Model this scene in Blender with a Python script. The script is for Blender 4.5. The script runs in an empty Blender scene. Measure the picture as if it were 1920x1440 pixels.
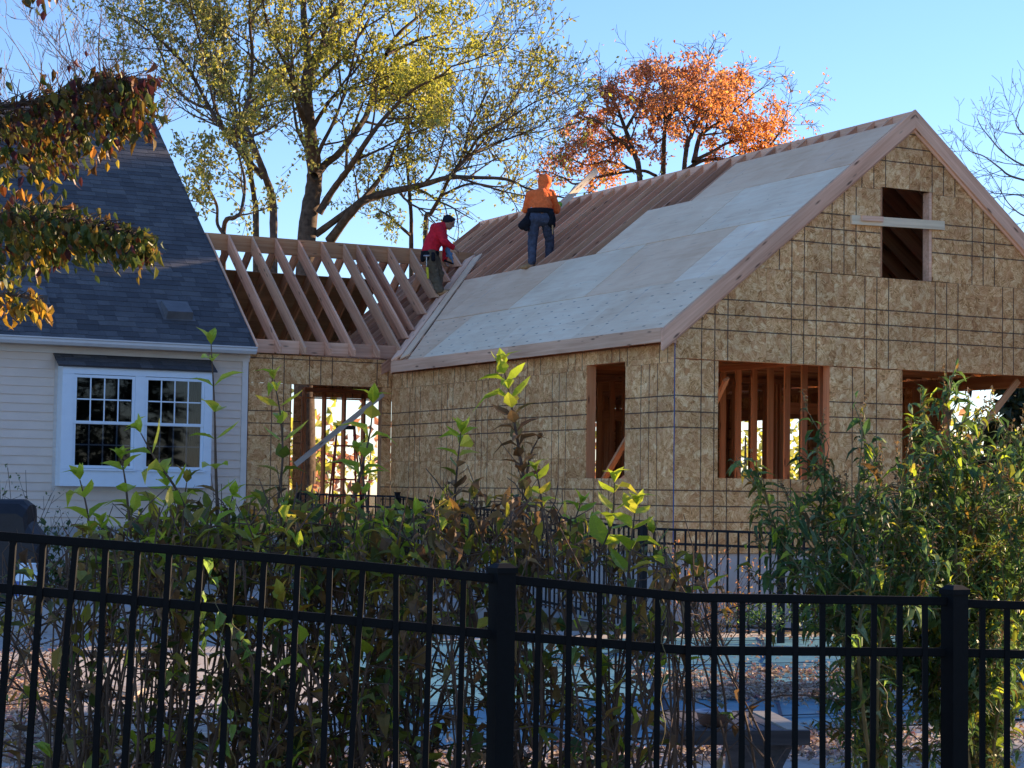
import bpy, bmesh, math, random
from mathutils import Vector, Matrix, Euler
R = math.radians
V = Vector
sc = bpy.context.scene
col = sc.collection
rnd = random.Random(7)

# ------------------------------------------------------------------ camera
YAW, PITCH, ROLL = R(27.649), R(3.131), R(.804)
CAM = V((-13.595, -21.436, 1.75))
FPX = 3688.0
_f = V((math.sin(YAW)*math.cos(PITCH), math.cos(YAW)*math.cos(PITCH), math.sin(PITCH)))
_r = V((math.cos(YAW), -math.sin(YAW), 0)); _u = _r.cross(_f)
CR = _r*math.cos(ROLL)+_u*math.sin(ROLL); CU = _u*math.cos(ROLL)-_r*math.sin(ROLL); CF = _f
cam = bpy.data.cameras.new('camera'); cam_o = bpy.data.objects.new('camera', cam); col.objects.link(cam_o)
cam_o.matrix_world = Matrix(((CR.x, CU.x, -CF.x, CAM.x), (CR.y, CU.y, -CF.y, CAM.y), (CR.z, CU.z, -CF.z, CAM.z), (0, 0, 0, 1)))
cam.sensor_width = 36; cam.lens = FPX/1920*36; cam.clip_end = 3000; cam.clip_start = .1
sc.camera = cam_o
RT = V((math.cos(YAW), -math.sin(YAW), 0)); FW = V((math.sin(YAW), math.cos(YAW), 0)); UP = V((0, 0, 1))

def at(px, py, D):            # the survey of the photograph: a sight line followed for D metres
    return CAM + (CF + CR*((px-960)/FPX) - CU*((py-720)/FPX))*D
def ground(px, py, z=0.0):
    d = CF + CR*((px-960)/FPX) - CU*((py-720)/FPX); t = (z-CAM.z)/d.z
    return CAM + d*t
def proj(P):
    d = P-CAM; z = d.dot(CF); return 960+FPX*d.dot(CR)/z, 720-FPX*d.dot(CU)/z, z

# ------------------------------------------------------------------ light
AZ, EL = YAW+R(60), R(13)
w = bpy.data.worlds.new('World'); sc.world = w; w.use_nodes = True
sky = w.node_tree.nodes.new('ShaderNodeTexSky'); sky.sky_type = 'NISHITA'; sky.sun_disc = False
sky.sun_elevation = EL; sky.sun_rotation = AZ
sky.air_density = 1.0; sky.dust_density = 0.0; sky.ozone_density = 4.6
tint = w.node_tree.nodes.new('ShaderNodeMix'); tint.data_type = 'RGBA'; tint.blend_type = 'MULTIPLY'; tint.inputs[0].default_value = 1.0
tint.inputs[7].default_value = (1.05, .905, .97, 1)      # the photograph's white balance, the same over the whole sky
w.node_tree.links.new(sky.outputs[0], tint.inputs[6]); w.node_tree.links.new(tint.outputs[2], w.node_tree.nodes['Background'].inputs[0])
w.node_tree.nodes['Background'].inputs[1].default_value = .1
sun = bpy.data.lights.new('sun', 'SUN'); sun.energy = 5.0; sun.angle = R(.5); sun.color = (1, .72, .46)
sun_o = bpy.data.objects.new('sun', sun); col.objects.link(sun_o)
SUN = V((math.sin(AZ)*math.cos(EL), math.cos(AZ)*math.cos(EL), math.sin(EL)))
sun_o.rotation_euler = SUN.to_track_quat('Z', 'Y').to_euler(); sun_o.location = (20, 20, 30)
vs = sc.view_settings
vs.view_transform = 'Standard'; vs.look = 'None'; vs.gamma = 1; vs.use_curve_mapping = False; vs.exposure = 1.70

# ------------------------------------------------------------------ object helpers
W = {}
def link(name, me, M=None, parent=None):
    o = bpy.data.objects.new(name, me); col.objects.link(o)
    M = M if M is not None else Matrix.Identity(4)
    W[o.name] = M
    if parent is not None:
        o.parent = parent; o.matrix_basis = W[parent.name].inverted() @ M
    else:
        o.matrix_basis = M
    return o
def thing(name, label, cat, loc=(0, 0, 0), group=None):
    o = link(name, None, Matrix.Translation(V(loc))); o.empty_display_size = .2
    return tag(o, label, cat, group)
def tag(o, label=None, cat=None, group=None, kind=None):
    if label: o['label'] = label
    if cat: o['category'] = cat
    if group: o['group'] = group
    if kind: o['kind'] = kind
    return o
def frame(o, ex, ez):         # axes from a length direction and an approximate up
    ex = V(ex).normalized(); ez = V(ez); ey = ez.cross(ex)
    if ey.length < 1e-5: ey = V((0, 1, 0)).cross(ex) if abs(ex.y) < .9 else V((1, 0, 0)).cross(ex)
    ey.normalize(); ez = ex.cross(ey)
    return Matrix(((ex.x, ey.x, ez.x, o[0]), (ex.y, ey.y, ez.y, o[1]), (ex.z, ey.z, ez.z, o[2]), (0, 0, 0, 1)))

class MB:
    def __init__(s): s.v = []; s.f = []; s.mi = []; s.cur = 0
    def add(s, vs_, fs):
        k = len(s.v); s.v += [tuple(q) for q in vs_]; s.f += [tuple(i+k for i in f) for f in fs]; s.mi += [s.cur]*len(fs)
    def box(s, a, b, M=None):
        x0, y0, z0 = a; x1, y1, z1 = b
        q = [V((x, y, z)) for x in (x0, x1) for y in (y0, y1) for z in (z0, z1)]
        if M is not None: q = [M @ p for p in q]
        s.add(q, [(0, 1, 3, 2), (4, 6, 7, 5), (0, 4, 5, 1), (2, 3, 7, 6), (0, 2, 6, 4), (1, 5, 7, 3)])
    def bar(s, p0, p1, w_, h_, up=(0, 0, 1)):
        p0 = V(p0); p1 = V(p1); M = frame(p0, p1-p0, up); L = (p1-p0).length
        s.box((0, -w_/2, -h_/2), (L, w_/2, h_/2), M)
    def poly(s, pts, t0, t1, M=None):   # polygon in xy extruded from z=t0 to t1
        n = len(pts); q = [V((p[0], p[1], t0)) for p in pts]+[V((p[0], p[1], t1)) for p in pts]
        if M is not None: q = [M @ p for p in q]
        s.add(q, [tuple(range(n-1, -1, -1)), tuple(range(n, 2*n))]+[(i, (i+1) % n, n+(i+1) % n, n+i) for i in range(n)])
    def tube(s, pts, rad, n=6, cap=True):
        pts = [V(p) for p in pts]; m = len(pts)
        if not hasattr(rad, '__len__'): rad = [rad]*m
        k = len(s.v); ref = None
        for i, p in enumerate(pts):
            d = (pts[min(i+1, m-1)]-pts[max(i-1, 0)])
            if d.length < 1e-9: d = V((0, 0, 1))
            d.normalize()
            if ref is None: ref = V((0, 0, 1)) if abs(d.z) < .9 else V((1, 0, 0))
            a = d.cross(ref)
            if a.length < 1e-4: a = d.cross(V((1, 0, 0)))
            a.normalize(); b = d.cross(a); ref = a.cross(d)
            for j in range(n):
                t = 2*math.pi*j/n; q = p+(a*math.cos(t)+b*math.sin(t))*rad[i]; s.v.append((q.x, q.y, q.z))
        fs = []
        for i in range(m-1):
            for j in range(n):
                fs.append((k+i*n+j, k+i*n+(j+1) % n, k+(i+1)*n+(j+1) % n, k+(i+1)*n+j))
        if cap: fs.append(tuple(k+j for j in range(n-1, -1, -1))); fs.append(tuple(k+(m-1)*n+j for j in range(n)))
        s.f += fs; s.mi += [s.cur]*len(fs)
    def lathe(s, prof, n=20, M=None):
        k = len(s.v)
        for r_, z in prof:
            for j in range(n):
                t = 2*math.pi*j/n; q = V((r_*math.cos(t), r_*math.sin(t), z))
                if M is not None: q = M @ q
                s.v.append(tuple(q))
        fs = []
        for i in range(len(prof)-1):
            for j in range(n): fs.append((k+i*n+j, k+i*n+(j+1) % n, k+(i+1)*n+(j+1) % n, k+(i+1)*n+j))
        fs.append(tuple(k+j for j in range(n-1, -1, -1))); fs.append(tuple(k+(len(prof)-1)*n+j for j in range(n)))
        s.f += fs; s.mi += [s.cur]*len(fs)
    def leaf(s, p, d, n_, L, wd, curl=.15, fold=.2, full=True):
        d = d.normalized(); sd = d.cross(n_)
        if sd.length < 1e-4: sd = d.cross(V((1, .3, 0)))
        sd.normalize(); n2 = sd.cross(d)
        if full:
            a = p; m1 = p+d*L*.35+n2*curl*L*.10; m2 = p+d*L*.7-n2*curl*L*.1; t = p+d*L-n2*curl*L*.6
            up = n2*wd*fold
            l1 = m1-sd*wd*.5+up; r1 = m1+sd*wd*.5+up; l2 = m2-sd*wd*.36+up*.7; r2 = m2+sd*wd*.36+up*.7
            s.add([a, m1, m2, t, l1, r1, l2, r2], [(0, 1, 4), (0, 5, 1), (1, 2, 6, 4), (1, 5, 7, 2), (2, 3, 6), (2, 7, 3)])
        else:
            m = p+d*L*.45; up = n2*wd*fold
            s.add([p, m-sd*wd*.5+up, p+d*L-n2*curl*L*.4, m+sd*wd*.5+up, m], [(0, 4, 1), (4, 2, 1), (0, 3, 4), (4, 3, 2)])
    def mesh(s, name, mats, smooth=False):
        me = bpy.data.meshes.new(name); me.from_pydata(s.v, [], s.f)
        for m in (mats if isinstance(mats, (list, tuple)) else [mats]): me.materials.append(m)
        if any(s.mi): me.polygons.foreach_set('material_index', s.mi)
        if smooth: me.polygons.foreach_set('use_smooth', [True]*len(me.polygons))
        me.update(); return me
    def build(s, name, mats, parent=None, M=None, smooth=False):
        return link(name, s.mesh(name, mats, smooth), M, parent)

_bc = {}
def board(name, p0, p1, w_, h_, up, mat, parent):
    """one stick of timber: a mesh of its own, x along its length, shared between equal sticks"""
    p0 = V(p0); p1 = V(p1); L = (p1-p0).length; key = (name, round(L, 3), w_, h_, mat.name)
    if key not in _bc:
        b = MB(); b.box((0, -w_/2, -h_/2), (L, w_/2, h_/2)); _bc[key] = b.mesh(name, mat)
    return link(name, _bc[key], frame(p0, p1-p0, up), parent)
def clip(poly, n, k):         # keep n.p <= k
    out = []
    for i in range(len(poly)):
        a, b = poly[i], poly[(i+1) % len(poly)]
        da = n[0]*a[0]+n[1]*a[1]-k; db = n[0]*b[0]+n[1]*b[1]-k
        if da <= 1e-9: out.append(a)
        if da*db < -1e-12:
            t = da/(da-db); out.append((a[0]+(b[0]-a[0])*t, a[1]+(b[1]-a[1])*t))
    return out
def rects_minus(r, holes):    # rectangle (x0,y0,x1,y1) minus rectangles
    res = [r]
    for h in holes:
        nx = []
        for (x0, y0, x1, y1) in res:
            a0, b0, a1, b1 = max(x0, h[0]), max(y0, h[1]), min(x1, h[2]), min(y1, h[3])
            if a0 >= a1-1e-6 or b0 >= b1-1e-6: nx.append((x0, y0, x1, y1)); continue
            if y0 < b0: nx.append((x0, y0, x1, b0))
            if b1 < y1: nx.append((x0, b1, x1, y1))
            if x0 < a0: nx.append((x0, b0, a0, b1))
            if a1 < x1: nx.append((a1, b0, x1, b1))
        res = nx
    return [q for q in res if q[2]-q[0] > .012 and q[3]-q[1] > .012]

# ------------------------------------------------------------------ materials
class NM:
    def __init__(s, name):
        s.m = bpy.data.materials.new(name); s.m.use_nodes = True; s.t = s.m.node_tree
        s.p = s.t.nodes['Principled BSDF']; s.out = s.t.nodes['Material Output']
    def n(s, ty, ins=None, **kw):
        nd = s.t.nodes.new('ShaderNode'+ty)
        for k, v in kw.items(): setattr(nd, k, v)
        for k, v in (ins or {}).items(): s.set(nd, k, v)
        return nd
    def set(s, nd, k, v):
        i = nd.inputs[k]
        if isinstance(v, bpy.types.NodeSocket): s.t.links.new(v, i)
        elif isinstance(v, bpy.types.Node): s.t.links.new(v.outputs[0], i)
        else: i.default_value = v
    def pos(s): return s.n('TexCoord').outputs['Object']
    def rand(s): return s.n('ObjectInfo').outputs['Random']
    def math(s, op, a, b=0.0, c=None):
        nd = s.n('Math', {0: a, 1: b}, operation=op)
        if c is not None: s.set(nd, 2, c)
        return nd.outputs[0]
    def shift(s, vec, k=1.0):  # offset a position per object so no two pieces repeat
        r = s.rand(); c = s.n('CombineXYZ', {0: s.math('MULTIPLY', r, 31.7*k), 1: s.math('MULTIPLY', r, 57.3*k), 2: s.math('MULTIPLY', r, 13.1*k)})
        return s.n('VectorMath', {0: vec, 1: c.outputs[0]}, operation='ADD').outputs[0]
    def scale(s, vec, sx, sy, sz):
        return s.n('VectorMath', {0: vec, 1: (sx, sy, sz)}, operation='MULTIPLY').outputs[0]
    def noise(s, vec, sc_, det=3, rough=.55, dist=0.0):
        return s.n('TexNoise', {'Vector': vec, 'Scale': sc_, 'Detail': det, 'Roughness': rough, 'Distortion': dist}).outputs[0]
    def ramp(s, fac, stops, interp='LINEAR'):
        nd = s.n('ValToRGB', {0: fac}); cr = nd.color_ramp; cr.interpolation = interp
        while len(cr.elements) < len(stops): cr.elements.new(.5)
        for e, (p, c) in zip(cr.elements, stops): e.position = p; e.color = (c, c, c, 1) if not hasattr(c, '__len__') else (*c, 1)
        return nd.outputs[0]
    def mix(s, fac, a, b, mode='MIX'):
        nd = s.n('Mix', data_type='RGBA', blend_type=mode)
        s.set(nd, 0, fac)
        for k, v in ((6, a), (7, b)):
            s.set(nd, k, v if isinstance(v, bpy.types.NodeSocket) else (*v, 1))
        return nd.outputs[2]
    def bump(s, h, strength=.3, dist=.01):
        nd = s.n('Bump', {'Strength': strength, 'Distance': dist, 'Height': h}); s.set(s.p, 'Normal', nd.outputs[0])
    def fin(s, colr, rough=.8, spec=.3, metal=0.0):
        s.set(s.p, 'Base Color', colr if isinstance(colr, bpy.types.NodeSocket) else (*colr, 1))
        s.set(s.p, 'Roughness', rough); s.p.inputs['Specular IOR Level'].default_value = spec; s.p.inputs['Metallic'].default_value = metal
        return s.m

def mat_plain(name, c, rough=.6, var=.12, sc_=6, spec=.3, metal=0.0, bump=0.0):
    k = NM(name); v = k.shift(k.pos()); n = k.noise(v, sc_, 4)
    f = k.ramp(n, [(.3, 1-var), (.7, 1+var)])
    c2 = k.mix(1.0, c, f, 'MULTIPLY')
    if bump: k.bump(n, bump)
    return k.fin(c2, rough, spec, metal)

def mat_osb(name):
    k = NM(name); co = k.pos(); v = k.shift(co)
    def layer(vs_, seedoff, a, b):
        v1 = k.n('VectorMath', {0: v, 1: (seedoff, seedoff*.7, 0)}, operation='ADD').outputs[0]
        wob = k.n('VectorMath', {0: v1, 1: k.n('VectorMath', {0: k.n('TexNoise', {'Vector': v1, 'Scale': 16.0, 'Detail': 2.0}).outputs['Color'], 1: (.06, .06, 0)}, operation='MULTIPLY').outputs[0]}, operation='ADD').outputs[0]
        vo = k.n('TexVoronoi', {'Vector': wob, 'Scale': vs_})
        sx = k.n('SeparateColor', {0: vo.outputs['Color']})
        rot = k.n('VectorRotate', {'Vector': v1, 'Angle': k.math('MULTIPLY', sx.outputs[0], 3.1416)}, rotation_type='Z_AXIS')
        st = k.noise(k.scale(rot.outputs[0], a, b, 1), 1.0, 2, .5)
        return st, sx.outputs[1], sx.outputs[2]
    s1, g1, b1 = layer(12.0, 0.0, 8.0, 70.0)
    s2, g2, b2 = layer(21.0, 5.3, 12.0, 105.0)
    tone = k.math('ADD', k.math('MULTIPLY', s1, .62), k.math('ADD', k.math('MULTIPLY', s2, .42), k.math('MULTIPLY', g2, .12)))
    tone = k.math('ADD', tone, k.math('MULTIPLY', k.math('SUBTRACT', g1, .5), .16))
    c = k.ramp(tone, [(.32, (.17, .068, .024)), (.47, (.52, .26, .095)), (.59, (.76, .44, .19)), (.75, (.94, .68, .37))])
    warm = k.mix(k.ramp(b1, [(.35, 0.0), (.9, .50)]), c, (.60, .28, .12), 'MIX')
    big = k.ramp(k.noise(v, 1.3, 3), [(.3, .82), (.7, 1.12)])
    c = k.mix(1.0, warm, big, 'MULTIPLY')
    c = k.mix(1.0, c, k.ramp(k.rand(), [(0, (.86, .80, .74)), (.5, (1, .97, .94)), (1, (1.08, 1.07, 1.05))]), 'MULTIPLY')
    # printed nailing grid: flat print on the sheet
    sp = k.n('SeparateXYZ', {0: co})
    wig = k.math('MULTIPLY', k.math('SUBTRACT', k.noise(v, 2.5, 1), .5), .012)
    def lines(c_, per):
        u = k.math('MODULO', k.math('ADD', k.math('ADD', c_, wig), per*4), per); d = None
        for off in (.4064, .6096, .8128):
            e = k.math('ABSOLUTE', k.math('SUBTRACT', u, off)); d = e if d is None else k.math('MINIMUM', d, e)
        return d
    d = k.math('MINIMUM', lines(sp.outputs[0], 1.2192), lines(sp.outputs[1], 1.2192))
    ln = k.ramp(d, [(.0060, 1.0), (.0100, 0.0)])
    ln = k.math('MULTIPLY', ln, k.ramp(k.noise(v, 22, 2), [(.25, .65), (.45, .92)]))
    c = k.mix(ln, c, (.022, .022, .026))
    k.bump(tone, .35, .006)
    return k.fin(c, .82, .2)

def mat_wood(name, c0, c1, knot=(.10, .05, .03), stretch=.9, across=26, kn=True, var=.18):
    k = NM(name); co = k.pos(); v = k.shift(co)
    n1 = k.noise(k.scale(v, stretch, across, across), 1.0, 4, .6, .6)
    n2 = k.noise(k.scale(v, .5, 3.5, 3.5), 1.0, 3)
    c = k.ramp(n1, [(.32, c0), (.68, c1)])
    c = k.mix(1.0, c, k.ramp(n2, [(.3, 1-var), (.7, 1+var)]), 'MULTIPLY')
    r = k.rand()
    c = k.mix(1.0, c, k.ramp(r, [(0, (.68, .62, .58)), (.3, (.95, .84, .78)), (.6, (.90, .93, .84)), (.8, (1.05, 1.0, .95)), (1, (1.2, 1.16, 1.06))]), 'MULTIPLY')
    if kn:
        vo = k.n('TexVoronoi', {'Vector': k.scale(v, 2.2, 9, 9), 'Scale': 1.0})
        c = k.mix(k.ramp(vo.outputs['Distance'], [(.07, .85), (.17, 0.0)]), c, knot)
    k.bump(n1, .2, .004)
    return k.fin(c, .75, .25)

def mat_ply(name, marks):
    k = NM(name); co = k.pos(); v = k.shift(co)
    n1 = k.noise(k.scale(v, 1.1, 7, 1), 1.0, 5, .6, 1.2); n2 = k.noise(v, 1.1, 4)
    c = k.ramp(n1, [(.3, (.86, .67, .47)), (.5, (.93, .76, .55)), (.72, (.95, .82, .62))])
    c = k.mix(1.0, c, k.ramp(n2, [(.3, (.90, .84, .80)), (.7, (1.06, 1.05, 1.05))]), 'MULTIPLY')
    c = k.mix(1.0, c, k.ramp(k.rand(), [(0, (.86, .69, .60)), (.4, (.98, .86, .77)), (.65, (.99, .98, .95)), (1, (1.06, 1.06, 1.06))]), 'MULTIPLY')
    vo = k.n('TexVoronoi', {'Vector': k.scale(v, 2.0, 5, 1), 'Scale': 1.3})
    c = k.mix(k.ramp(vo.outputs['Distance'], [(.03, .7), (.075, 0.0)]), c, (.30, .20, .12))
    sc1 = k.ramp(k.noise(k.scale(v, 2.0, 26, 1), 1.0, 2), [(.66, 0.0), (.74, .35)])
    c = k.mix(sc1, c, (.40, .28, .20))
    spz = k.n('SeparateXYZ', {0: co})
    ch = k.math('LESS_THAN', k.math('ABSOLUTE', k.math('SUBTRACT', spz.outputs[0], .62)), .006)
    c = k.mix(k.math('MULTIPLY', ch, k.ramp(k.noise(v, 3, 2), [(.45, 0.0), (.62, .55)])), c, (.20, .27, .42))
    if marks:    # row of printed nailing dashes
        sp = k.n('SeparateXYZ', {0: co})
        du = k.math('ABSOLUTE', k.math('SUBTRACT', k.math('MODULO', k.math('ADD', sp.outputs[0], 40.64), .4064), .2))
        dv = k.math('ABSOLUTE', k.math('SUBTRACT', k.math('MODULO', k.math('ADD', sp.outputs[1], 20.0), .20), .1))
        mk = k.math('MULTIPLY', k.math('LESS_THAN', du, .035), k.math('LESS_THAN', dv, .009))
        mk = k.math('MULTIPLY', mk, k.ramp(k.noise(v, 5, 1), [(.34, 0.0), (.46, .9)]))
        c = k.mix(mk, c, (.20, .15, .13))
    k.bump(n1, .12, .004)
    return k.fin(c, .8, .2)

def mat_leaf(name, stops, trans=.4, rough=.55, spec=.35, tint=1.25):
    """a blade that lets light through; hue differs leaf by leaf"""
    k = NM(name); g = k.n('NewGeometry')
    f = k.math('FRACT', k.math('ADD', k.rand(), g.outputs['Random Per Island']))
    c = k.ramp(f, stops)
    n = k.noise(k.pos(), 40, 2); c = k.mix(1.0, c, k.ramp(n, [(.3, .8), (.7, 1.15)]), 'MULTIPLY')
    k.fin(c, rough, spec)
    tl = k.n('BsdfTranslucent', {'Color': k.mix(1.0, c, (tint, tint, tint*.8), 'MULTIPLY')})
    mx = k.n('MixShader', {0: trans}); k.t.links.new(k.p.outputs[0], mx.inputs[1]); k.t.links.new(tl.outputs[0], mx.inputs[2])
    k.t.links.new(mx.outputs[0], k.out.inputs[0]); return k.m

M = {}
M['osb'] = mat_osb('osb')
M['rafter'] = mat_wood('rafter_timber', (.58, .29, .18), (.84, .51, .34))
M['stud'] = mat_wood('stud_timber', (.44, .20, .10), (.58, .31, .17))
M['fascia'] = mat_wood('fascia_timber', (.68, .39, .26), (.86, .57, .41))
M['pale'] = mat_wood('pale_timber', (.62, .50, .35), (.74, .62, .46))
M['grey_wood'] = mat_wood('weathered_timber', (.34, .30, .27), (.48, .44, .40))
M['ply'] = mat_ply('plywood', False); M['ply_marked'] = mat_ply('plywood_marked', True)
M['dark_osb'] = mat_wood('inner_sheathing', (.30, .17, .09), (.42, .26, .14), across=14, kn=False)  # same sheathing in shade, its darkness put into the wood colour
M['white'] = mat_plain('white_paint', (.72, .82, .90), .45, .03)
M['trim'] = mat_plain('cream_trim', (.74, .69, .63), .5, .05)
M['siding'] = mat_plain('vinyl_siding', (.74, .62, .52), .5, .05, 2.5)
M['gutter'] = mat_plain('gutter_paint', (.62, .62, .62), .35, .06, 3)
M['black_metal'] = mat_plain('black_powder_coat', (.004, .005, .006), .6, .2, 40, .12)
M['back_fence'] = mat_plain('black_fence_paint', (.008, .009, .012), .55, .2, 30, .2)
M['concrete'] = mat_plain('foundation_concrete', (.40, .39, .39), .85, .12, 4, bump=.15)
M['black_cloth'] = mat_plain('black_vinyl_cover', (.012, .013, .017), .5, .2, 9, .4, bump=.5)
M['cord'] = mat_plain('blue_tape', (.03, .09, .26), .5, .05)
M['bark'] = mat_plain('bark', (.095, .070, .052), .9, .45, 9, .1, bump=.6)
M['bark_pale'] = mat_plain('pale_bark', (.26, .21, .19), .9, .3, 9, .1, bump=.5)
M['twig'] = mat_plain('twig_bark', (.115, .08, .06), .85, .35, 14, .15)
M['stem'] = mat_plain('green_stem', (.18, .15, .07), .7, .25, 12, .2)

# ================================================================== SETTING
def mat_ground():
    k = NM('lawn_and_leaf_litter'); v = k.pos()
    a = k.noise(v, .35, 5, .6); b = k.noise(v, 9, 5, .7)
    c = k.ramp(b, [(.3, (.10, .085, .04)), (.5, (.24, .17, .085)), (.7, (.40, .28, .15))])
    c2 = k.ramp(b, [(.3, (.05, .08, .025)), (.7, (.16, .20, .07))])
    c = k.mix(k.ramp(a, [(.45, 0.0), (.6, .8)]), c, c2); k.bump(b, .6, .05); return k.fin(c, .95, .1)
def mat_deck():
    k = NM('deck_concrete'); v = k.pos()
    a = k.noise(v, .8, 5, .6); b = k.noise(v, 26, 4, .7)
    c = k.ramp(a, [(.3, (.38, .34, .30)), (.55, (.48, .44, .39)), (.75, (.55, .51, .46))])
    c = k.mix(1.0, c, k.ramp(b, [(.3, .82), (.7, 1.1)]), 'MULTIPLY')
    k.bump(b, .25, .01); return k.fin(c, .85, .25)
b = MB(); b.add([(-500, -300, -.03), (500, -300, -.03), (500, 500, -.03), (-500, 500, -.03)], [(0, 1, 2, 3)])
tag(b.build('ground', mat_ground()), kind='structure')
dk = tag(link('pool_deck', None), kind='structure')
DM = mat_deck()
b = MB()      # deck cast in big slabs, each its own piece with open joints
dx = RT*1.0; dy = FW*1.0
for i in range(-4, 8):
    for j in range(0, 8):
        o = V((-13.6, -21.4, 0))+RT*(i*1.62)+FW*(8.2+j*2.1)
        q = [o+RT*.004, o+RT*1.612, o+RT*1.612+FW*2.092, o+FW*2.092]
        m = MB(); t = rnd.uniform(-.003, .003)
        m.add([(p.x, p.y, -.02) for p in q]+[(p.x, p.y, t) for p in q], [(4, 5, 6, 7), (0, 1, 5, 4), (1, 2, 6, 5), (2, 3, 7, 6), (3, 0, 4, 7)])
        m.build('deck_slab', DM, dk)
pt = tag(link('patio', None), kind='structure')
for i in range(8):
    m = MB(); m.box((-12+i*1.3, 1.7, -.05), (-12+i*1.3+1.292, 2.02, .30)); m.build('patio_edge_stone', M['concrete'], pt)
    for j in range(4):
        m = MB(); m.box((-12+i*1.3, 2.03+j*1.5, -.05), (-12+i*1.3+1.292, 2.03+j*1.5+1.492, .285+rnd.uniform(-.004, .004))); m.build('patio_slab', DM, pt)

# ---- weathered boards let into the deck at the left
for k_, (px, py, L) in enumerate([(165, 1388, 1.0), (170, 1230, .8), (120, 1310, .7)]):
    p = ground(px, py); bw = thing('wooden_step', ['grey slatted wooden step on the deck, nearest the fence at lower left', 'grey slatted wooden step on the deck, farthest back near the patio', 'grey slatted wooden step on the deck, in the middle of the three'][k_], 'wooden step', (p.x, p.y, 0), 'grey wooden steps on the deck')
    for s in range(5):
        a = p+FW*(s*.095)-RT*.1+UP*.05
        board('slat', a, a+RT*L, .082, .03, UP, M['grey_wood'], bw)
    for e in (.05, L-.15):
        board('bearer', p+RT*e+UP*.02-FW*.03, p+RT*e+UP*.02+FW*.42, .04, .034, UP, M['grey_wood'], bw)

# ---- covered swimming pool
def mat_cover():
    k = NM('teal_pool_cover'); v = k.pos(); n = k.noise(v, 1.2, 5); n2 = k.noise(v, 60, 2)
    c = k.ramp(n, [(.3, (.075, .22, .30)), (.7, (.11, .31, .40))])
    st = k.ramp(k.noise(v, 4.5, 4), [(.58, 0.0), (.70, .5)])
    c = k.mix(st, c, (.10, .14, .16)); k.bump(k.noise(v, 2.5, 3), .5, .05); return k.fin(c, .5, .35)
PC = [ground(600, 1205), ground(2150, 1190), ground(2100, 1342), ground(700, 1412)]
pool = thing('covered_pool', 'in-ground swimming pool under a taut teal winter cover strewn with leaves', 'pool cover', tuple((PC[0]+PC[2])/2))
m = MB(); N = 24; vs_ = []
for i in range(N+1):
    for j in range(N+1):
        p = (PC[0]*(1-i/N)+PC[1]*(i/N))*(1-j/N)+(PC[3]*(1-i/N)+PC[2]*(i/N))*(j/N)
        e = min(i, N-i, j, N-j)/N
        vs_.append((p.x, p.y, .016+.012*math.sin(i*1.9)*math.sin(j*2.3)*min(1, e*6)))
m.add(vs_, [(i*(N+1)+j, (i+1)*(N+1)+j, (i+1)*(N+1)+j+1, i*(N+1)+j+1) for i in range(N) for j in range(N)])
m.build('cover_sheet', mat_cover(), pool, smooth=True)
M['strap'] = mat_plain('cover_strap', (.012, .045, .085), .6, .15)
def PP(u, v_): return (PC[0]*(1-u)+PC[1]*u)*(1-v_)+(PC[3]*(1-u)+PC[2]*u)*v_
for k_ in range(7):
    t = (k_+.5)/7; a, c = PP(t, -.03), PP(t, 1.03); board('strap', a+UP*.030, c+UP*.030, .03, .006, UP, M['strap'], pool)
for k_ in range(6):
    t = (k_+.5)/6; a, c = PP(-.02, t), PP(1.02, t); board('strap', a+UP*.037, c+UP*.037, .03, .006, UP, M['strap'], pool)

# ================================================================== THE FRAMED ADDITION
FA = thing('framed_addition', 'unfinished house addition of wood strand panels with a half sheathed steep roof', 'house addition', (3.85, 6.7, 0))
WID, LEN = 7.70, 13.4
OSB = M['osb']
def sheet(Mw, r, holes, clips=()):
    """one panel: cut round openings and along the roof line; printed grid starts at its own corner"""
    x0, y0, x1, y1 = r; off = rnd.uniform(0, .003)
    g = .0018
    for q in rects_minus((x0+g, y0+g, x1-g, y1-g), holes):
        poly = [(q[0], q[1]), (q[2], q[1]), (q[2], q[3]), (q[0], q[3])]
        for n_, k_ in clips:
            poly = clip(poly, n_, k_)
            if len(poly) < 3: break
        if len(poly) < 3: continue
        m = MB(); m.poly([(p[0]-x0, p[1]-y0) for p in poly], -.011, off)
        m.build('osb_panel', OSB, FA, Mw @ Matrix.Translation((x0, y0, 0)))
def wallM(o, ex): # ex horizontal, ey up, ez outward
    ex = V(ex); ez = ex.cross(UP)
    return Matrix(((ex.x, 0, ez.x, o[0]), (ex.y, 0, ez.y, o[1]), (ex.z, 1, ez.z, o[2]), (0, 0, 0, 1)))
RC = [((.8, 1), 7.04+.8*3.85), ((-.8, 1), 7.04-.8*3.85)]
ZB = .985
W1 = (.67, 1.965, 2.466, 3.502); W2 = (3.697, 1.93, 6.45, 3.502); W3 = (3.308, 4.758, 4.216, 6.004)
G = wallM((0, 0, 0), (1, 0, 0))
for i in range(7): sheet(G, (i*1.2192, ZB, min((i+1)*1.2192, WID), 3.49), [W1, W2], RC)
for x in (-1.02, 1.42, 3.86, 6.30): sheet(G, (max(x, 0) if x > -.5 else 0, 3.49, min(x+2.44, WID), 4.75), [W1, W2, W3], RC)
for x in (-.36, 2.08, 4.52, 6.96): sheet(G, (max(x, 0), 4.75, min(x+2.44, WID), 5.965), [W3], RC)
for x in (1.36, 3.80): sheet(G, (x, 5.965, x+2.44, 7.1), [W3], RC)
WL = (-2.283, 1.948, -1.241, 3.519)
L_ = wallM((0, 0, 0), (0, -1, 0))
sheet(L_, (-1.2312, ZB, -.012, 3.45), [WL])
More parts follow.
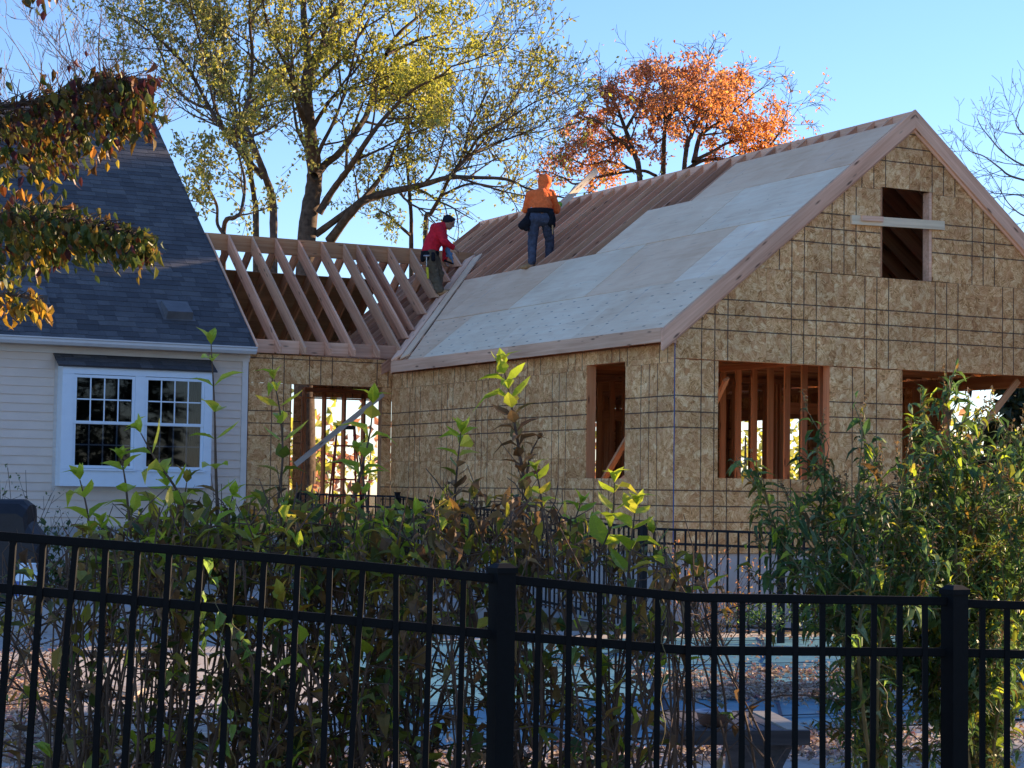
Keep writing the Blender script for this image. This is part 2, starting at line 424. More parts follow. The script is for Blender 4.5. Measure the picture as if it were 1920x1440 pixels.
for y in (1.2312, 3.67, 6.11, 8.55):
    for z0, z1 in ((ZB, 2.225), (2.225, 3.45)): sheet(L_, (-min(y+2.44, 8.875), z0, -y, z1), [WL])
for y in (.012, 2.0, 4.44, 6.88): sheet(L_, (-min(y+2.44, 8.875) if y > 1 else -2.0, 3.45, -y, 3.70), [WL])
BO = (-1.819, 1.02, -.174, 3.467)
B_ = wallM((0, 8.89, 0), (1, 0, 0))
sheet(B_, (-2.55, ZB, -1.82, 2.2), [BO]); sheet(B_, (-2.55, 2.2, -1.82, 3.47), [BO]); sheet(B_, (-.172, ZB, -.0, 2.225), [BO]); sheet(B_, (-.172, 2.225, -.0, 3.47), [BO])
sheet(B_, (-2.55, 3.47, -1.9, 3.94), []); sheet(B_, (-1.9, 3.47, 0, 3.94), [])
# far walls (seen through the openings)
OR1 = (.9, 1.95, 3.75, 3.48); OR2 = (7.7, 1.05, 9.8, 3.15)
R_ = wallM((WID, 0, 0), (0, 1, 0))
for i in range(11): sheet(R_, (max(i*1.2192, .012), ZB, min((i+1)*1.2192, LEN-.012), 3.70), [OR1, OR2])
F_ = wallM((WID, LEN, 0), (-1, 0, 0))
OF = (.9, 1.05, 2.7, 3.2); OF2 = (5.35, 1.05, 7.55, 3.46)
for i in range(7): sheet(F_, (i*1.2192, ZB, min((i+1)*1.2192, WID), 3.49), [OF, OF2], [((.8, 1), 7.04+.8*3.85), ((-.8, 1), 7.04-.8*3.85)])
for x, z0, z1 in ((0, 3.49, 4.75), (2.44, 3.49, 4.75), (4.88, 3.49, 4.75), (1.4, 4.75, 5.97), (3.84, 4.75, 5.97), (2.6, 5.97, 7.1)):
    sheet(F_, (x, z0, min(x+2.44, WID), z1), [], RC)

# ---- stick framing behind the panels
ST = M['stud']
def stud_wall(p0, p1, inward, z0, z1, depth, openings=(), skip=()):
    p0 = V((*p0, 0)); p1 = V((*p1, 0)); d = (p1-p0); L = d.length; d.normalize(); nrm = V((*inward, 0))
    c = nrm*(depth/2)
    def vert(u, a, b_, t=.038): board('stud', p0+d*u+c+UP*a, p0+d*u+c+UP*b_, depth, t, d, ST, FA)
    def horz(u0, u1, z, h=.038, name='plate'): board(name, p0+d*u0+c+UP*z, p0+d*u1+c+UP*z, depth, h, UP, ST, FA)
    horz(0, L, z0+.019); horz(0, L, z1-.057, .076)
    u = .02
    us = []
    while u < L: us.append(u); u += .4064
    for u in us+[L-.02]:
        ok = True
        for (a, za, b_, zb) in openings:
            if a-.05 < u < b_+.05:
                ok = False
                if za > z0+.2: vert(u, z0+.038, za-.078)
        if ok: vert(u, z0+.038, z1-.095)
    for (a, za, b_, zb) in openings:
        for s, u in ((-1, a-.021), (1, b_+.021)): vert(u, z0+.038, zb+.002); vert(u+s*.040, z0+.038, z1-.095)
        horz(a-.04, b_+.04, zb+.10, .19, 'header')
        if za > z0+.2: horz(a, b_, za-.021, .038, 'sill'); horz(a, b_, za-.060, .038, 'sill')
stud_wall((.16, .013), (WID-.16, .013), (0, 1), ZB, 3.68, .14, [(W1[0]-.16, W1[1], W1[2]-.16, W1[3]), (W2[0]-.16, W2[1], W2[2]-.16, W2[3])])
stud_wall((.013, .013), (.013, 8.86), (1, 0), ZB, 3.68, .14, [(1.228, 1.948, 2.27, 3.519)])
stud_wall((WID-.013, .013), (WID-.013, LEN-.02), (-1, 0), ZB, 3.68, .14, [(.9, 1.95, 3.74, 3.48), (7.69, 1.05, 9.79, 3.15)])
stud_wall((.16, LEN-.013), (WID-.16, LEN-.013), (0, -1), ZB, 3.68, .14, [(4.84, 1.05, 6.64, 3.2)])
stud_wall((-2.54, 8.903), (-.02, 8.903), (0, 1), ZB, 3.93, .14, [(.72, 1.02, 2.366, 3.467)])
stud_wall((-2.54, 13.66), (.0, 13.66), (0, -1), ZB, 3.93, .14)
stud_wall((2.75, .2), (2.75, 13.2), (1, 0), ZB, 3.68, .09, [(9.2, ZB, 10.4, 3.1)])
stud_wall((2.9, 5.3), (7.5, 5.3), (0, 1), ZB, 3.68, .09, [(2.6, ZB, 3.6, 3.1)])
stud_wall((5.2, 5.45), (5.2, 13.2), (1, 0), ZB, 3.68, .09, [(3.0, ZB, 5.2, 3.1)])
for a, c in (((.35, 2.6, 1.15), (2.55, 2.6, 3.4)), ((3.9, .25, 1.3), (6.0, .25, 3.45)), ((3.3, .3, 3.45), (5.2, 4.6, 1.3)), ((1.2, .6, 3.3), (2.4, 4.2, 1.2)), ((.3, 1.1, 3.0), (.3, 3.0, 1.3)), ((.25, 1.05, 2.2), (.25, 3.3, 1.25))):
    board('brace', a, c, .09, .038, (0, 1, 0), ST, FA)
# the weathered brace nailed across the door opening and the board across the attic window
board('brace', (-1.72, 8.865, 2.14), (-.17, 8.865, 3.36), .030, .085, (-.6, 0, .8), M['grey_wood'], FA)['label'] = 'weathered grey diagonal brace'
nb = board('nailed_board', (2.79, -.024, 5.505), (4.40, -.024, 5.545), .038, .125, UP, M['pale'], FA); nb['label'] = 'pale board across the attic window'
board('cleat', (2.94, -.062, 5.535), (3.30, -.062, 5.545), .036, .07, UP, M['fascia'], FA)
m = MB(); m.box((4.170, .012, 4.760), (4.214, .15, 6.00)); m.build('window_jamb', M['fascia'], FA)
m = MB(); m.box((3.31, .012, 4.760), (3.348, .15, 6.00)); m.build('window_jamb', ST, FA)
m = MB(); m.box((-.006, -.006, .99), (.003, -.004, 3.72)); m.box((-.006, -.004, .99), (-.004, .004, 3.72)); m.build('corner_tape', M['cord'], FA)
# foundation and floors
m = MB(); m.box((.035, .035, -.2), (WID-.03, LEN-.03, .98)); m.box((-2.52, 8.93, -.2), (.03, 13.6, .98)); m.build('foundation', M['concrete'], FA)
m = MB(); m.box((.18, .18, .982), (WID-.18, LEN-.18, 1.02)); m.box((-2.5, 9.06, .982), (.17, 13.5, 1.02)); m.build('subfloor', M['ply'], FA)
for i in range(33): board('joist', (.17, .2+i*.4064, 3.82), (WID-.17, .2+i*.4064, 3.82), .038, .235, UP, ST, FA)
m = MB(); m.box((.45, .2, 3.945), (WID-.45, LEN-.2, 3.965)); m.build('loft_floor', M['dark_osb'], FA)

# ---- main roof
SL = math.sqrt(1+.64); CX, SX = 1/SL, .8/SL
def zr(x): return 7.12-.8*abs(x-3.85)
def prism2(name, pts, th, plane, pos, mat, parent, fixed_dir):
    """polygon in a vertical plane ('x' or 'y' is the horizontal axis), th thick, grain along the slope"""
    key = (name, plane, mat.name, tuple((round(a, 3), round(c, 3)) for a, c in pts))
    o2 = pts[0]; sgn = 1 if fixed_dir > 0 else -1
    ex = V((CX*sgn, 0, SX)) if plane == 'x' else V((0, CX*sgn, SX))
    org = V((o2[0], pos, o2[1])) if plane == 'x' else V((pos, o2[0], o2[1]))
    Mx = frame(org, ex, UP)
    if key not in _bc:
        inv = Mx.inverted(); m = MB(); n = len(pts); q = []
        for s in (-th/2, th/2):
            for a, c in pts:
                p = V((a, pos+s, c)) if plane == 'x' else V((pos+s, a, c)); q.append(inv @ p)
        m.add(q, [tuple(range(n)), tuple(range(2*n-1, n-1, -1))]+[(i, n+i, n+(i+1) % n, (i+1) % n) for i in range(n)])
        me = m.mesh(name, mat); bm = bmesh.new(); bm.from_mesh(me); bmesh.ops.recalc_face_normals(bm, faces=bm.faces); bm.to_mesh(me); bm.free(); _bc[key] = me
    return link(name, _bc[key], Mx, parent)
RF = M['rafter']; TS = .02
for i in range(34):
    y = .02+i*.4030
    for sg in (1, -1):
        pts = [(-.2, zr(-.2)-TS), (3.829, zr(3.829)-TS), (3.829, zr(3.829)-TS-.30), (.15, zr(.15)-TS-.30), (-.2, zr(-.2)-TS-.17)]
        if sg < 0: pts = [(WID-a, c) for a, c in pts]
        prism2('rafter', pts, .038, 'x', y, RF, FA, sg)
board('ridge_board', (3.85, -.02, 6.95), (3.85, 13.36, 6.95), .038, .30, UP, M['fascia'], FA)
SLP = Matrix(((0, CX, -SX, -.2), (-1, 0, 0, 0), (0, SX, CX, zr(-.2)-TS), (0, 0, 0, 1)))   # x = -Y, y up the slope, z out
def ply(y0, y1, x0, x1, mat, valley=True):
    s0, s1 = (x0+.2)*SL, (x1+.2)*SL; r = (-y1+.0065, s0+.005, -y0-.0065, s1-.005)
    poly = [(r[0], r[1]), (r[2], r[1]), (r[2], r[3]), (r[0], r[3])]
    if valley: poly = clip(poly, (-1, -1/SL), 8.02-.2)      # Y <= X + 8.02
    if len(poly) < 3: return
    m = MB(); m.poly([(p[0]-r[0], p[1]-r[1]) for p in poly], 0.0, .016+rnd.uniform(0, .007)); m.build('plywood_sheet', mat, FA, SLP @ Matrix.Translation((r[0], r[1], 0)))
PL, PM = M['ply'], M['ply_marked']
e = [-.035, 2.39, 4.83, 7.27, 9.3]
for a, c in zip(e, e[1:]): ply(a, c, -.2, .745, PM)
e = [-.035, 1.24, 3.66, 6.10, 8.54, 10.2]
for a, c in zip(e, e[1:]): ply(a, c, .748, 1.825, PL)
e = [-.035, 2.50, 5.22]
for a, c in zip(e, e[1:]): ply(a, c, 1.828, 2.78, PL)
e = [-.035, 1.5, 3.94]
for a, c in zip(e, e[1:]): ply(a, c, 2.783, 3.60, PL)
SRP = Matrix(((0, -CX, SX, WID+.2), (1, 0, 0, 0), (0, SX, CX, zr(-.2)-TS), (0, 0, 0, 1)))
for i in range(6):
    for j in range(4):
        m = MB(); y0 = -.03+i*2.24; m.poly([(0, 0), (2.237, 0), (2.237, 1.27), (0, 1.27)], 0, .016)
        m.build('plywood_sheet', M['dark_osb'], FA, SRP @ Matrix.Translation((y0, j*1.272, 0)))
# fascia and rake boards
FM = M['fascia']
for a, c in ((-.035, 4.2), (4.2, 8.40)): board('fascia', (-.2215, a, zr(-.2)-.092), (-.2215, c-.002, zr(-.2)-.092), .040, .185, UP, FM, FA)
for a, c in ((-.03, 6.6), (6.6, 13.4)): board('fascia', (WID+.2215, a, zr(-.2)-.092), (WID+.2215, c-.002, zr(-.2)-.092), .040, .185, UP, FM, FA)
def rake(name, dv0, dv1, y0, y1, xt):
    for sg in (1, -1):
        pts = [(xt, zr(xt)-dv0), (3.8495, zr(3.8495)-dv0), (3.8495, zr(3.8495)-dv1), (xt, zr(xt)-dv1)]
        if sg < 0: pts = [(WID-a, c) for a, c in pts]
        prism2(name, pts, y1-y0, 'x', (y0+y1)/2, FM, FA, sg)
rake('rake_board', .001, .258, -.078, -.040, -.241)
rake('rake_trim', .230, .300, -.038, -.014, -.20)
m = MB(); m.add([(-.2, -.036, zr(-.2)-.19), (.0, -.036, zr(-.2)-.19), (.0, -.012, zr(-.2)-.19), (-.2, -.012, zr(-.2)-.19), (-.2, -.036, zr(-.2)-.03), (.0, -.036, zr(-.2)-.03), (.0, -.012, zr(-.2)-.03), (-.2, -.012, zr(-.2)-.03)], [(0, 3, 2, 1), (4, 5, 6, 7), (0, 1, 5, 4), (1, 2, 6, 5), (2, 3, 7, 6), (3, 0, 4, 7)]); m.build('eave_return', FM, FA)

# ---- connecting wing roof
def zb(y): return 4.06+.8*(y-8.62)
YR = 11.28
XB = [-2.515, -2.11, -1.675, -1.235, -.80, -.36, .07, .33, .53, .955, 1.394, 1.83, 2.264]
for x in XB:
    if x < .2: pts = [(8.62, zb(8.62)), (YR-.021, zb(YR-.021)), (YR-.021, zb(YR-.021)-.30), (8.95, zb(8.95)-.30), (8.82, zb(8.82)-.30+.05), (8.62, 3.955)]
    else:
        yb_ = 8.595+x+.04; pts = [(yb_, zb(yb_)), (YR-.021, zb(YR-.021)), (YR-.021, zb(YR-.021)-.30), (yb_+.375, zb(yb_))]
        if YR-.021-yb_ < .375: pts = [(yb_, zb(yb_)), (YR-.021, zb(YR-.021)), (YR-.021, zb(yb_))]
    prism2('rafter', pts, .038, 'y', x, RF, FA, 1)
for i, x in enumerate(XB[1:7]):       # blocking between the rafter tails
    board('blocking', (XB[i]+.02, 8.87, 4.07), (x-.02, 8.87, 4.07), .036, .22, UP, FM, FA)
board('ridge_board', (-2.56, YR, zb(YR)-.148), (2.70, YR, zb(YR)-.148), .038, .29, UP, M['stud'], FA)
for x in (-2.5, -2.09, -1.66, -1.22, -.78, -.34, .09, .52, .94, 1.36, 1.8, 2.2):
    ytail = 13.94 if x < .2 else 2*YR-8.6-x
    f = lambda y: zb(2*YR-y)
    pts = [(YR+.021, f(YR+.021)), (ytail, f(ytail)), (ytail, f(ytail)-.12), (min(13.62, ytail-.04), f(min(13.62, ytail-.04))-.30), (YR+.021, f(YR+.021)-.30)]
    prism2('rafter', pts[::-1], .038, 'y', x, M['stud'], FA, -1)
SBK = Matrix(((-1, 0, 0, 0), (0, -CX, SX, 13.95), (0, SX, CX, zb(2*YR-13.95)), (0, 0, 0, 1)))
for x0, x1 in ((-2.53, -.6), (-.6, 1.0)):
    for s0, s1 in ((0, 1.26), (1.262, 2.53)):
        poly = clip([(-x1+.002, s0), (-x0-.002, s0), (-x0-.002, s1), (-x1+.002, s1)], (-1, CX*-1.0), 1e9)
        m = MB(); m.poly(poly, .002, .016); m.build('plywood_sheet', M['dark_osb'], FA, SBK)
nrm = V((-SX, 0, CX))
for off, th, vw, vm in ((8.24, .022, .20, M['ply']), (8.56, .030, .24, FM)):
    a = V((-.10, off-.10, zr(-.10)-TS))+nrm*.016; c = V((2.55, off+2.55, zr(2.55)-TS))+nrm*.016
    board('valley_plank', a, c, vw, th, nrm, vm, FA)

# ================================================================== THE OLD HOUSE
OH = thing('old_house', 'older house with cream clapboard siding, steep charcoal shingle roof and a boxed double window', 'house', (-7.0, 12.0, 0))
YW = 8.89
m = MB()
for q in rects_minus((-11.6, -.1, -2.57, 4.0), [(-5.62, 1.80, -3.32, 3.50)]): m.box((q[0], YW+.012, q[1]), (q[2], YW+.15, q[3]))
m.box((-11.6, YW+.152, -.1), (-11.45, 19.9, 4.0)); m.box((-2.72, YW+.152, -.1), (-2.57, 19.9, 4.0)); m.box((-11.44, 19.75, -.1), (-2.73, 19.9, 4.0))
m.build('wall', M['trim'], OH)
m = MB(); m.box((-11.44, YW+.16, 1.0), (-2.73, 19.74, 1.05)); m.box((-11.44, YW+.16, 3.9), (-2.73, 19.74, 3.99)); m.box((-11.44, 12.5, 1.06), (-2.73, 12.6, 3.89)); m.build('room', mat_plain('dim_room_paint', (.10, .09, .085), .9), OH)  # dark wall colour carries the dimness of the unlit room
def gpoly(x):
    q = MB(); Mx = Matrix(((0, 0, 1, x), (1, 0, 0, 0), (0, 1, 0, 0), (0, 0, 0, 1)))
    q.poly([(8.95, 4.001), (19.85, 4.001), (14.4, 8.42)], 0, .12, Mx); return q
for x in (-2.70, -11.6): gpoly(x).build('gable', M['siding'], OH)
m = MB(); m.box((-11.55, YW+.02, -.1), (-2.58, YW+.05, 1.10)); m.box((-11.6, YW-.02, -.1), (-2.57, YW+.010, 1.10)); m.build('foundation', M['concrete'], OH)
def clap(x0, x1, z):
    key = ('clap', round(x1-x0, 3))
    if key not in _bc:
        c = MB(); L = x1-x0; h = .141
        c.add([(0, 0, 0), (L, 0, 0), (L, -.024, 0), (0, -.024, 0), (0, 0, h), (L, 0, h), (L, -.005, h), (0, -.005, h)], [(0, 1, 2, 3), (4, 7, 6, 5), (3, 2, 6, 7), (0, 3, 7, 4), (1, 5, 6, 2), (0, 4, 5, 1)]); _bc[key] = c.mesh('clapboard', M['siding'])
    link('clapboard', _bc[key], Matrix.Translation((x0, YW+.008, z)), OH)
z = 1.12
while z < 3.72:
    j = rnd.uniform(-.002, .002)
    if z+.141 < 1.72: clap(-8.9, -2.672, z+j); clap(-11.6, -8.902, z+j)
    else: clap(-8.3, -5.735, z+j); clap(-11.6, -8.302, z+j); clap(-3.235, -2.672, z+j)
    z += .135
m = MB(); m.box((-2.670, YW-.035, 1.1), (-2.572, YW+.010, 3.80)); m.box((-2.668, YW-.045, 3.70), (-2.574, YW-.036, 3.80)); m.build('corner_board', M['trim'], OH)
m = MB(); m.box((-11.6, YW-.05, 3.80), (-2.56, YW+.009, 3.985)); m.box((-11.6, YW-.07, 3.86), (-2.555, YW-.051, 3.90)); m.build('frieze_board', M['trim'], OH)
m = MB(); m.box((-11.6, 8.60, 3.955), (-2.55, YW-.052, 3.982)); m.build('soffit', M['trim'], OH)
# gutter: a K-profile trough
m = MB(); Mg = Matrix(((0, 0, 1, -11.6), (1, 0, 0, 0), (0, 1, 0, 0), (0, 0, 0, 1)))
m.poly([(8.595, 4.015), (8.59, 3.905), (8.50, 3.905), (8.465, 3.95), (8.465, 3.985), (8.445, 4.0), (8.445, 4.018), (8.462, 4.018), (8.478, 3.99), (8.478, 3.955), (8.505, 3.917), (8.578, 3.917), (8.583, 4.015)], 0, 9.03, Mg)
m.build('gutter', M['gutter'], OH)
# roof deck + shingles
def mat_shingle():
    k = NM('asphalt_shingle'); v = k.shift(k.pos()); n = k.noise(v, 90, 3, .7); n2 = k.noise(v, 3, 3)
    g = k.n('NewGeometry'); f = k.math('FRACT', k.math('ADD', k.rand(), g.outputs['Random Per Island']))
    c = k.ramp(f, [(0, (.066, .066, .072)), (.35, (.082, .082, .088)), (.7, (.098, .098, .104)), (1, (.122, .120, .122))])
    c = k.mix(1.0, c, k.ramp(n, [(.3, .65), (.7, 1.4)]), 'MULTIPLY'); c = k.mix(1.0, c, k.ramp(n2, [(.3, .85), (.7, 1.12)]), 'MULTIPLY')
    k.bump(n, .5, .004); return k.fin(c, .88, .25)
SH = mat_shingle()
OS = Matrix(((1, 0, 0, 0), (0, CX, -SX, 8.545), (0, SX, CX, 4.0), (0, 0, 0, 1)))
RLEN = (14.42-8.545)*SL
m = MB(); m.box((-11.7, 0, -.09), (-2.545, RLEN, -.004), OS)
OSb = Matrix(((-1, 0, 0, 0), (0, -CX, SX, 20.295), (0, SX, CX, 4.0), (0, 0, 0, 1)))
m.box((2.545, 0, -.09), (11.7, RLEN-.02, -.004), OSb); m.build('roof_deck', SH, OH)
m = MB(); m.box((-11.7, 0, .0), (-7.98, RLEN, .006), OS); m.box((2.545, 0, 0), (11.7, RLEN-.02, .006), OSb); m.build('roof_covering', SH, OH)
EXPO = .143; rows = int(RLEN/EXPO)
def shape(w_, drop):
    return [V((0, -drop, .011)), V((w_-.004, -drop, .011)), V((w_-.004, EXPO+.03, .002)), V((0, EXPO+.03, .002)), V((0, -drop, .003)), V((w_-.004, -drop, .003))], [(0, 1, 2, 3), (4, 5, 1, 0), (4, 0, 3), (1, 5, 2)]
variants = {}
rest = MB(); count = 0
for r_ in range(rows):
    x = -2.535-rnd.uniform(0, .12)
    first = True
    while x > -7.95:
        w_ = rnd.choice((.20, .27, .34)); drop = rnd.choice((0, .0, .018)); x0 = x-w_
        Mx = OS @ Matrix.Translation((x0, r_*EXPO, .001+.0006*rnd.random()))
        if count < 300 and x > -7.0:
            key = (w_, drop)
            if key not in variants: q = MB(); q.add(*shape(w_, drop)); variants[key] = q.mesh('shingle', SH)
            link('shingle', variants[key], Mx, OH); count += 1
        else:
            q, fs = shape(w_, drop); rest.add([Mx @ p for p in q], fs)
        x = x0
    e_ = -2.535
tag(rest.build('shingles', SH, OH), kind='stuff')
m = MB(); m.box((-11.7, RLEN-.14, .012), (-2.535, RLEN+.012, .024), OS); m.build('ridge_cap', SH, OH)
def vent(xc, s, w_, l_, label):
    v = MB()
    a = [(-w_/2, 0, 0), (w_/2, 0, 0), (w_/2, l_, 0), (-w_/2, l_, 0), (-w_/2+.01, .02, .14), (w_/2-.01, .02, .14), (w_/2-.01, l_-.02, .06), (-w_/2+.01, l_-.02, .06)]
    v.add([OS @ V((p[0]+xc, p[1]+s, p[2]+.012)) for p in a], [(4, 5, 6, 7), (0, 1, 5, 4), (1, 2, 6, 5), (2, 3, 7, 6), (3, 0, 4, 7)])
    v.box((xc-w_/2-.05, s-.03, .012), (xc+w_/2+.05, s+l_+.08, .016), OS)
    v.build('roof_vent', mat_plain('vent_metal', (.13, .13, .135), .55, .2), OH)['label'] = label
vent(-3.68, .70, .44, .46, 'box vent at the right of the shingle roof'); vent(-5.98, .95, .40, .40, 'box vent at the left of the shingle roof')

# boxed window
YB = 8.60
GL = NM('window_glass'); gf = GL.n('Fresnel', {'IOR': 1.5}); gt = GL.n('BsdfTransparent', {'Color': (.60, .62, .66, 1)}); gg = GL.n('BsdfGlossy', {'Color': (.5, .53, .56, 1), 'Roughness': .02})
gm = GL.n('MixShader', {0: GL.math('MULTIPLY', gf.outputs[0], 1.3)}); GL.t.links.new(gt.outputs[0], gm.inputs[1]); GL.t.links.new(gg.outputs[0], gm.inputs[2]); GL.t.links.new(gm.outputs[0], GL.out.inputs[0]); GLASS = GL.m
WH = M['white']
BW = link('bay_window', (lambda q: q)(MB()).mesh('bay_window', WH), None, OH)
def wb(name, a, c, mat=WH): q = MB(); q.box(a, c); return q.build(name, mat, BW)
wb('casing', (-5.68, YB, 1.74), (-3.26, YB+.04, 2.0)); wb('casing', (-5.68, YB, 3.478), (-3.26, YB+.04, 3.60))
wb('casing', (-5.68, YB, 2.002), (-5.50, YB+.04, 3.476)); wb('casing', (-4.525, YB, 2.002), (-4.365, YB+.04, 3.476)); wb('casing', (-3.39, YB, 2.002), (-3.26, YB+.04, 3.476))
wb('side_panel', (-5.68, YB+.042, 1.74), (-5.655, YW+.01, 3.60)); wb('side_panel', (-3.285, YB+.042, 1.74), (-3.26, YW+.01, 3.60)); wb('bottom_panel', (-5.65, YB+.042, 1.745), (-3.29, YW+.01, 1.78))
wb('sill', (-5.53, YB-.035, 1.985), (-4.50, YB-.001, 2.015)); wb('sill', (-4.39, YB-.035, 1.985), (-3.37, YB-.001, 2.015))
for x0, x1 in ((-5.497, -4.528), (-4.362, -3.393)):
    zm = 2.73; fr = .045
    for (a, c, y0) in ((2.02, zm+.02, YB+.028), (zm-.02, 3.47, YB+.010)):
        q = MB(); q.box((x0, y0, a), (x0+fr, y0+.032, c)); q.box((x1-fr, y0, a), (x1, y0+.032, c)); q.box((x0+fr, y0, a), (x1-fr, y0+.032, a+fr)); q.box((x0+fr, y0, c-fr), (x1-fr, y0+.032, c)); q.build('sash', WH, BW)
        gx0, gx1, gz0, gz1 = x0+fr, x1-fr, a+fr, c-fr
        upper = a > 2.5
        yb = y0+.012 if upper else y0+.024
        nx, nz = 4, 2
        if upper:
            for i in range(nx):
                for j in range(nz):
                    X0 = gx0+(gx1-gx0)*i/nx+.007; X1 = gx0+(gx1-gx0)*(i+1)/nx-.007; Z0 = gz0+(gz1-gz0)*j/nz+.007; Z1 = gz0+(gz1-gz0)*(j+1)/nz-.007
                    q = MB(); q.box((X0-.006, y0+.014, Z0-.006), (X1+.006, y0+.017, Z1+.006)); q.build('pane', GLASS, BW)
        else:
            q = MB(); q.box((gx0-.004, y0+.010, gz0-.004), (gx1+.004, y0+.014, gz1+.004)); q.build('pane', GLASS, BW)
        for i in range(1, nx): X = gx0+(gx1-gx0)*i/nx; q = MB(); q.box((X-.010, yb-.004, gz0), (X+.010, yb+.010, gz1)); q.build('muntin', WH, BW)
        Z = (gz0+gz1)/2
        for i in range(nx):
            q = MB(); X0 = gx0+(gx1-gx0)*i/nx+.0105; X1 = gx0+(gx1-gx0)*(i+1)/nx-.0105; q.box((X0, yb-.003, Z-.010), (X1, yb+.009, Z+.010)); q.build('muntin', WH, BW)
M['curtain'] = mat_plain('curtain_cloth', (.30, .26, .22), .9, .1)
for x0, x1 in ((-5.64, -5.42), (-3.58, -3.36)):
    q = MB(); n = 14
    for i in range(n):
        a = x0+(x1-x0)*i/n; c = x0+(x1-x0)*(i+1)/n; ya = 9.02+.03*(i % 2); yc = 9.02+.03*((i+1) % 2)
        q.add([(a, ya, 2.0), (c, yc, 2.0), (c, yc, 3.48), (a, ya, 3.48)], [(0, 1, 2, 3)])
    q.build('curtain', M['curtain'], BW)
# little shingled roof over the boxed window
OB = Matrix(((1, 0, 0, 0), (0, .86, -.51, 8.545), (0, .51, .86, 3.60), (0, 0, 0, 1)))
BR = MB(); BR.box((-5.76, 0, -.02), (-3.20, .42, -.003), OB); BR = BR.build('bay_roof', SH, OH)
for r_ in range(3):
    x = -3.20-rnd.uniform(0, .1)
    while x > -5.70:
        w_ = min(rnd.choice((.2, .27, .34)), x+5.765); q = MB(); s_, f_ = shape(w_, 0); q.add(s_, f_); q.build('shingle', SH, BR, OB @ Matrix.Translation((x-w_, r_*.14, .001))); x -= w_

# ================================================================== FRONT FENCE
BM_ = M['black_metal']
FF = thing('metal_fence', 'black metal picket fence across the foreground, overgrown and slightly bent', 'fence', tuple(at(942, 1440, 7.2)*1.0-UP*.7))
def fd(px): return 7.0+.2*(px+40)/982 if px < 942 else 7.2+.45*(px-942)/848
def ytop(px):
    P_ = [(-60, 992), (480, 1034), (925, 1076), (962, 1079), (1295, 1112), (1440, 1113), (1770, 1119), (1812, 1124), (2300, 1142), (2700, 1150)]
    for (a, c), (b_, d) in zip(P_, P_[1:]):
        if px <= b_: return c+(d-c)*(px-a)/(b_-a)
    return P_[-1][1]
def ymid(px):
    P_ = [(-60, 1088), (145, 1107), (480, 1138), (925, 1181), (962, 1184), (1235, 1211), (1440, 1212), (1770, 1215), (2300, 1230), (2700, 1240)]
    for (a, c), (b_, d) in zip(P_, P_[1:]):
        if px <= b_: return c+(d-c)*(px-a)/(b_-a)
    return P_[-1][1]
def fpt(px, yf, dy=0.0): return at(px, yf(px)+dy, fd(px))
def rail(name, xs, yf, h):
    for a, c in zip(xs, xs[1:]):
        p, q = fpt(a, yf), fpt(c, yf); m = MB(); m.bar(p-UP*h/2, q-UP*h/2+(q-p).normalized()*.001, .028, h); m.bar(p-UP*(h+.002), q-UP*(h+.002), .020, .004); m.build(name, BM_, FF)
for seg in ([-60, 300, 620, 924], [961, 1295, 1772], [1809, 2250, 2624]):
    rail('top_rail', seg, ytop, .029); rail('middle_rail', seg, ymid, .029)
    a, c = fpt(seg[0], ytop), fpt(seg[-1], ytop); m = MB(); m.bar(a-UP*1.18, c-UP*1.18, .028, .029); m.build('bottom_rail', BM_, FF)
pk = [(-31, -8), (26, -14), (82, -14), (143, -22), (199, -8), (259, -13), (318, -11), (377, -12), (437, -11), (496, -12), (559, -8), (619, -5), (681, -15), (743, 5), (808, -4), (870, -4),
      (1011, -3), (1068, 0), (1124, 2), (1180, 0), (1234, 0), (1289, 7), (1339, 2), (1392, 1), (1442, -1), (1492, 0), (1542, 2), (1591, 0), (1639, -2), (1687, 0), (1734, 2), (1842, 0), (1888, 0), (1940, 0)]+[(1992+i*52, 0) for i in range(12)]
for px, ln in pk:
    a = fpt(px, ytop)-UP*.012; c = a-UP*1.24+RT*(ln/520.0*1.24/.66)
    m = MB(); M0 = frame(a, c-a, FW); m.box((0, -.0105, -.0105), ((c-a).length, .0105, .0105), M0); m.build('picket', BM_, FF)
for px, yt in ((942, 1056), (1790, 1097), (-62, 976), (2640, 1148)):
    D = fd(px)
    t = at(px, yt, D); b_ = MB(); b_.box((t.x-.037, t.y-.037, -.02), (t.x+.037, t.y+.037, t.z-.036)); po = b_.build('post', BM_, FF)
    b_ = MB(); M0 = Matrix.Translation((t.x, t.y, t.z-.036)); s = .0425
    b_.poly([(-s, -s), (s, -s), (s, s), (-s, s)], 0, .02, M0)
    b_.add([M0 @ V(p) for p in ((-s, -s, .02), (s, -s, .02), (s, s, .02), (-s, s, .02), (-.022, -.022, .036), (.022, -.022, .036), (.022, .022, .036), (-.022, .022, .036))], [(0, 1, 5, 4), (1, 2, 6, 5), (2, 3, 7, 6), (3, 0, 4, 7), (4, 5, 6, 7)])
    b_.build('post_cap', BM_, po)

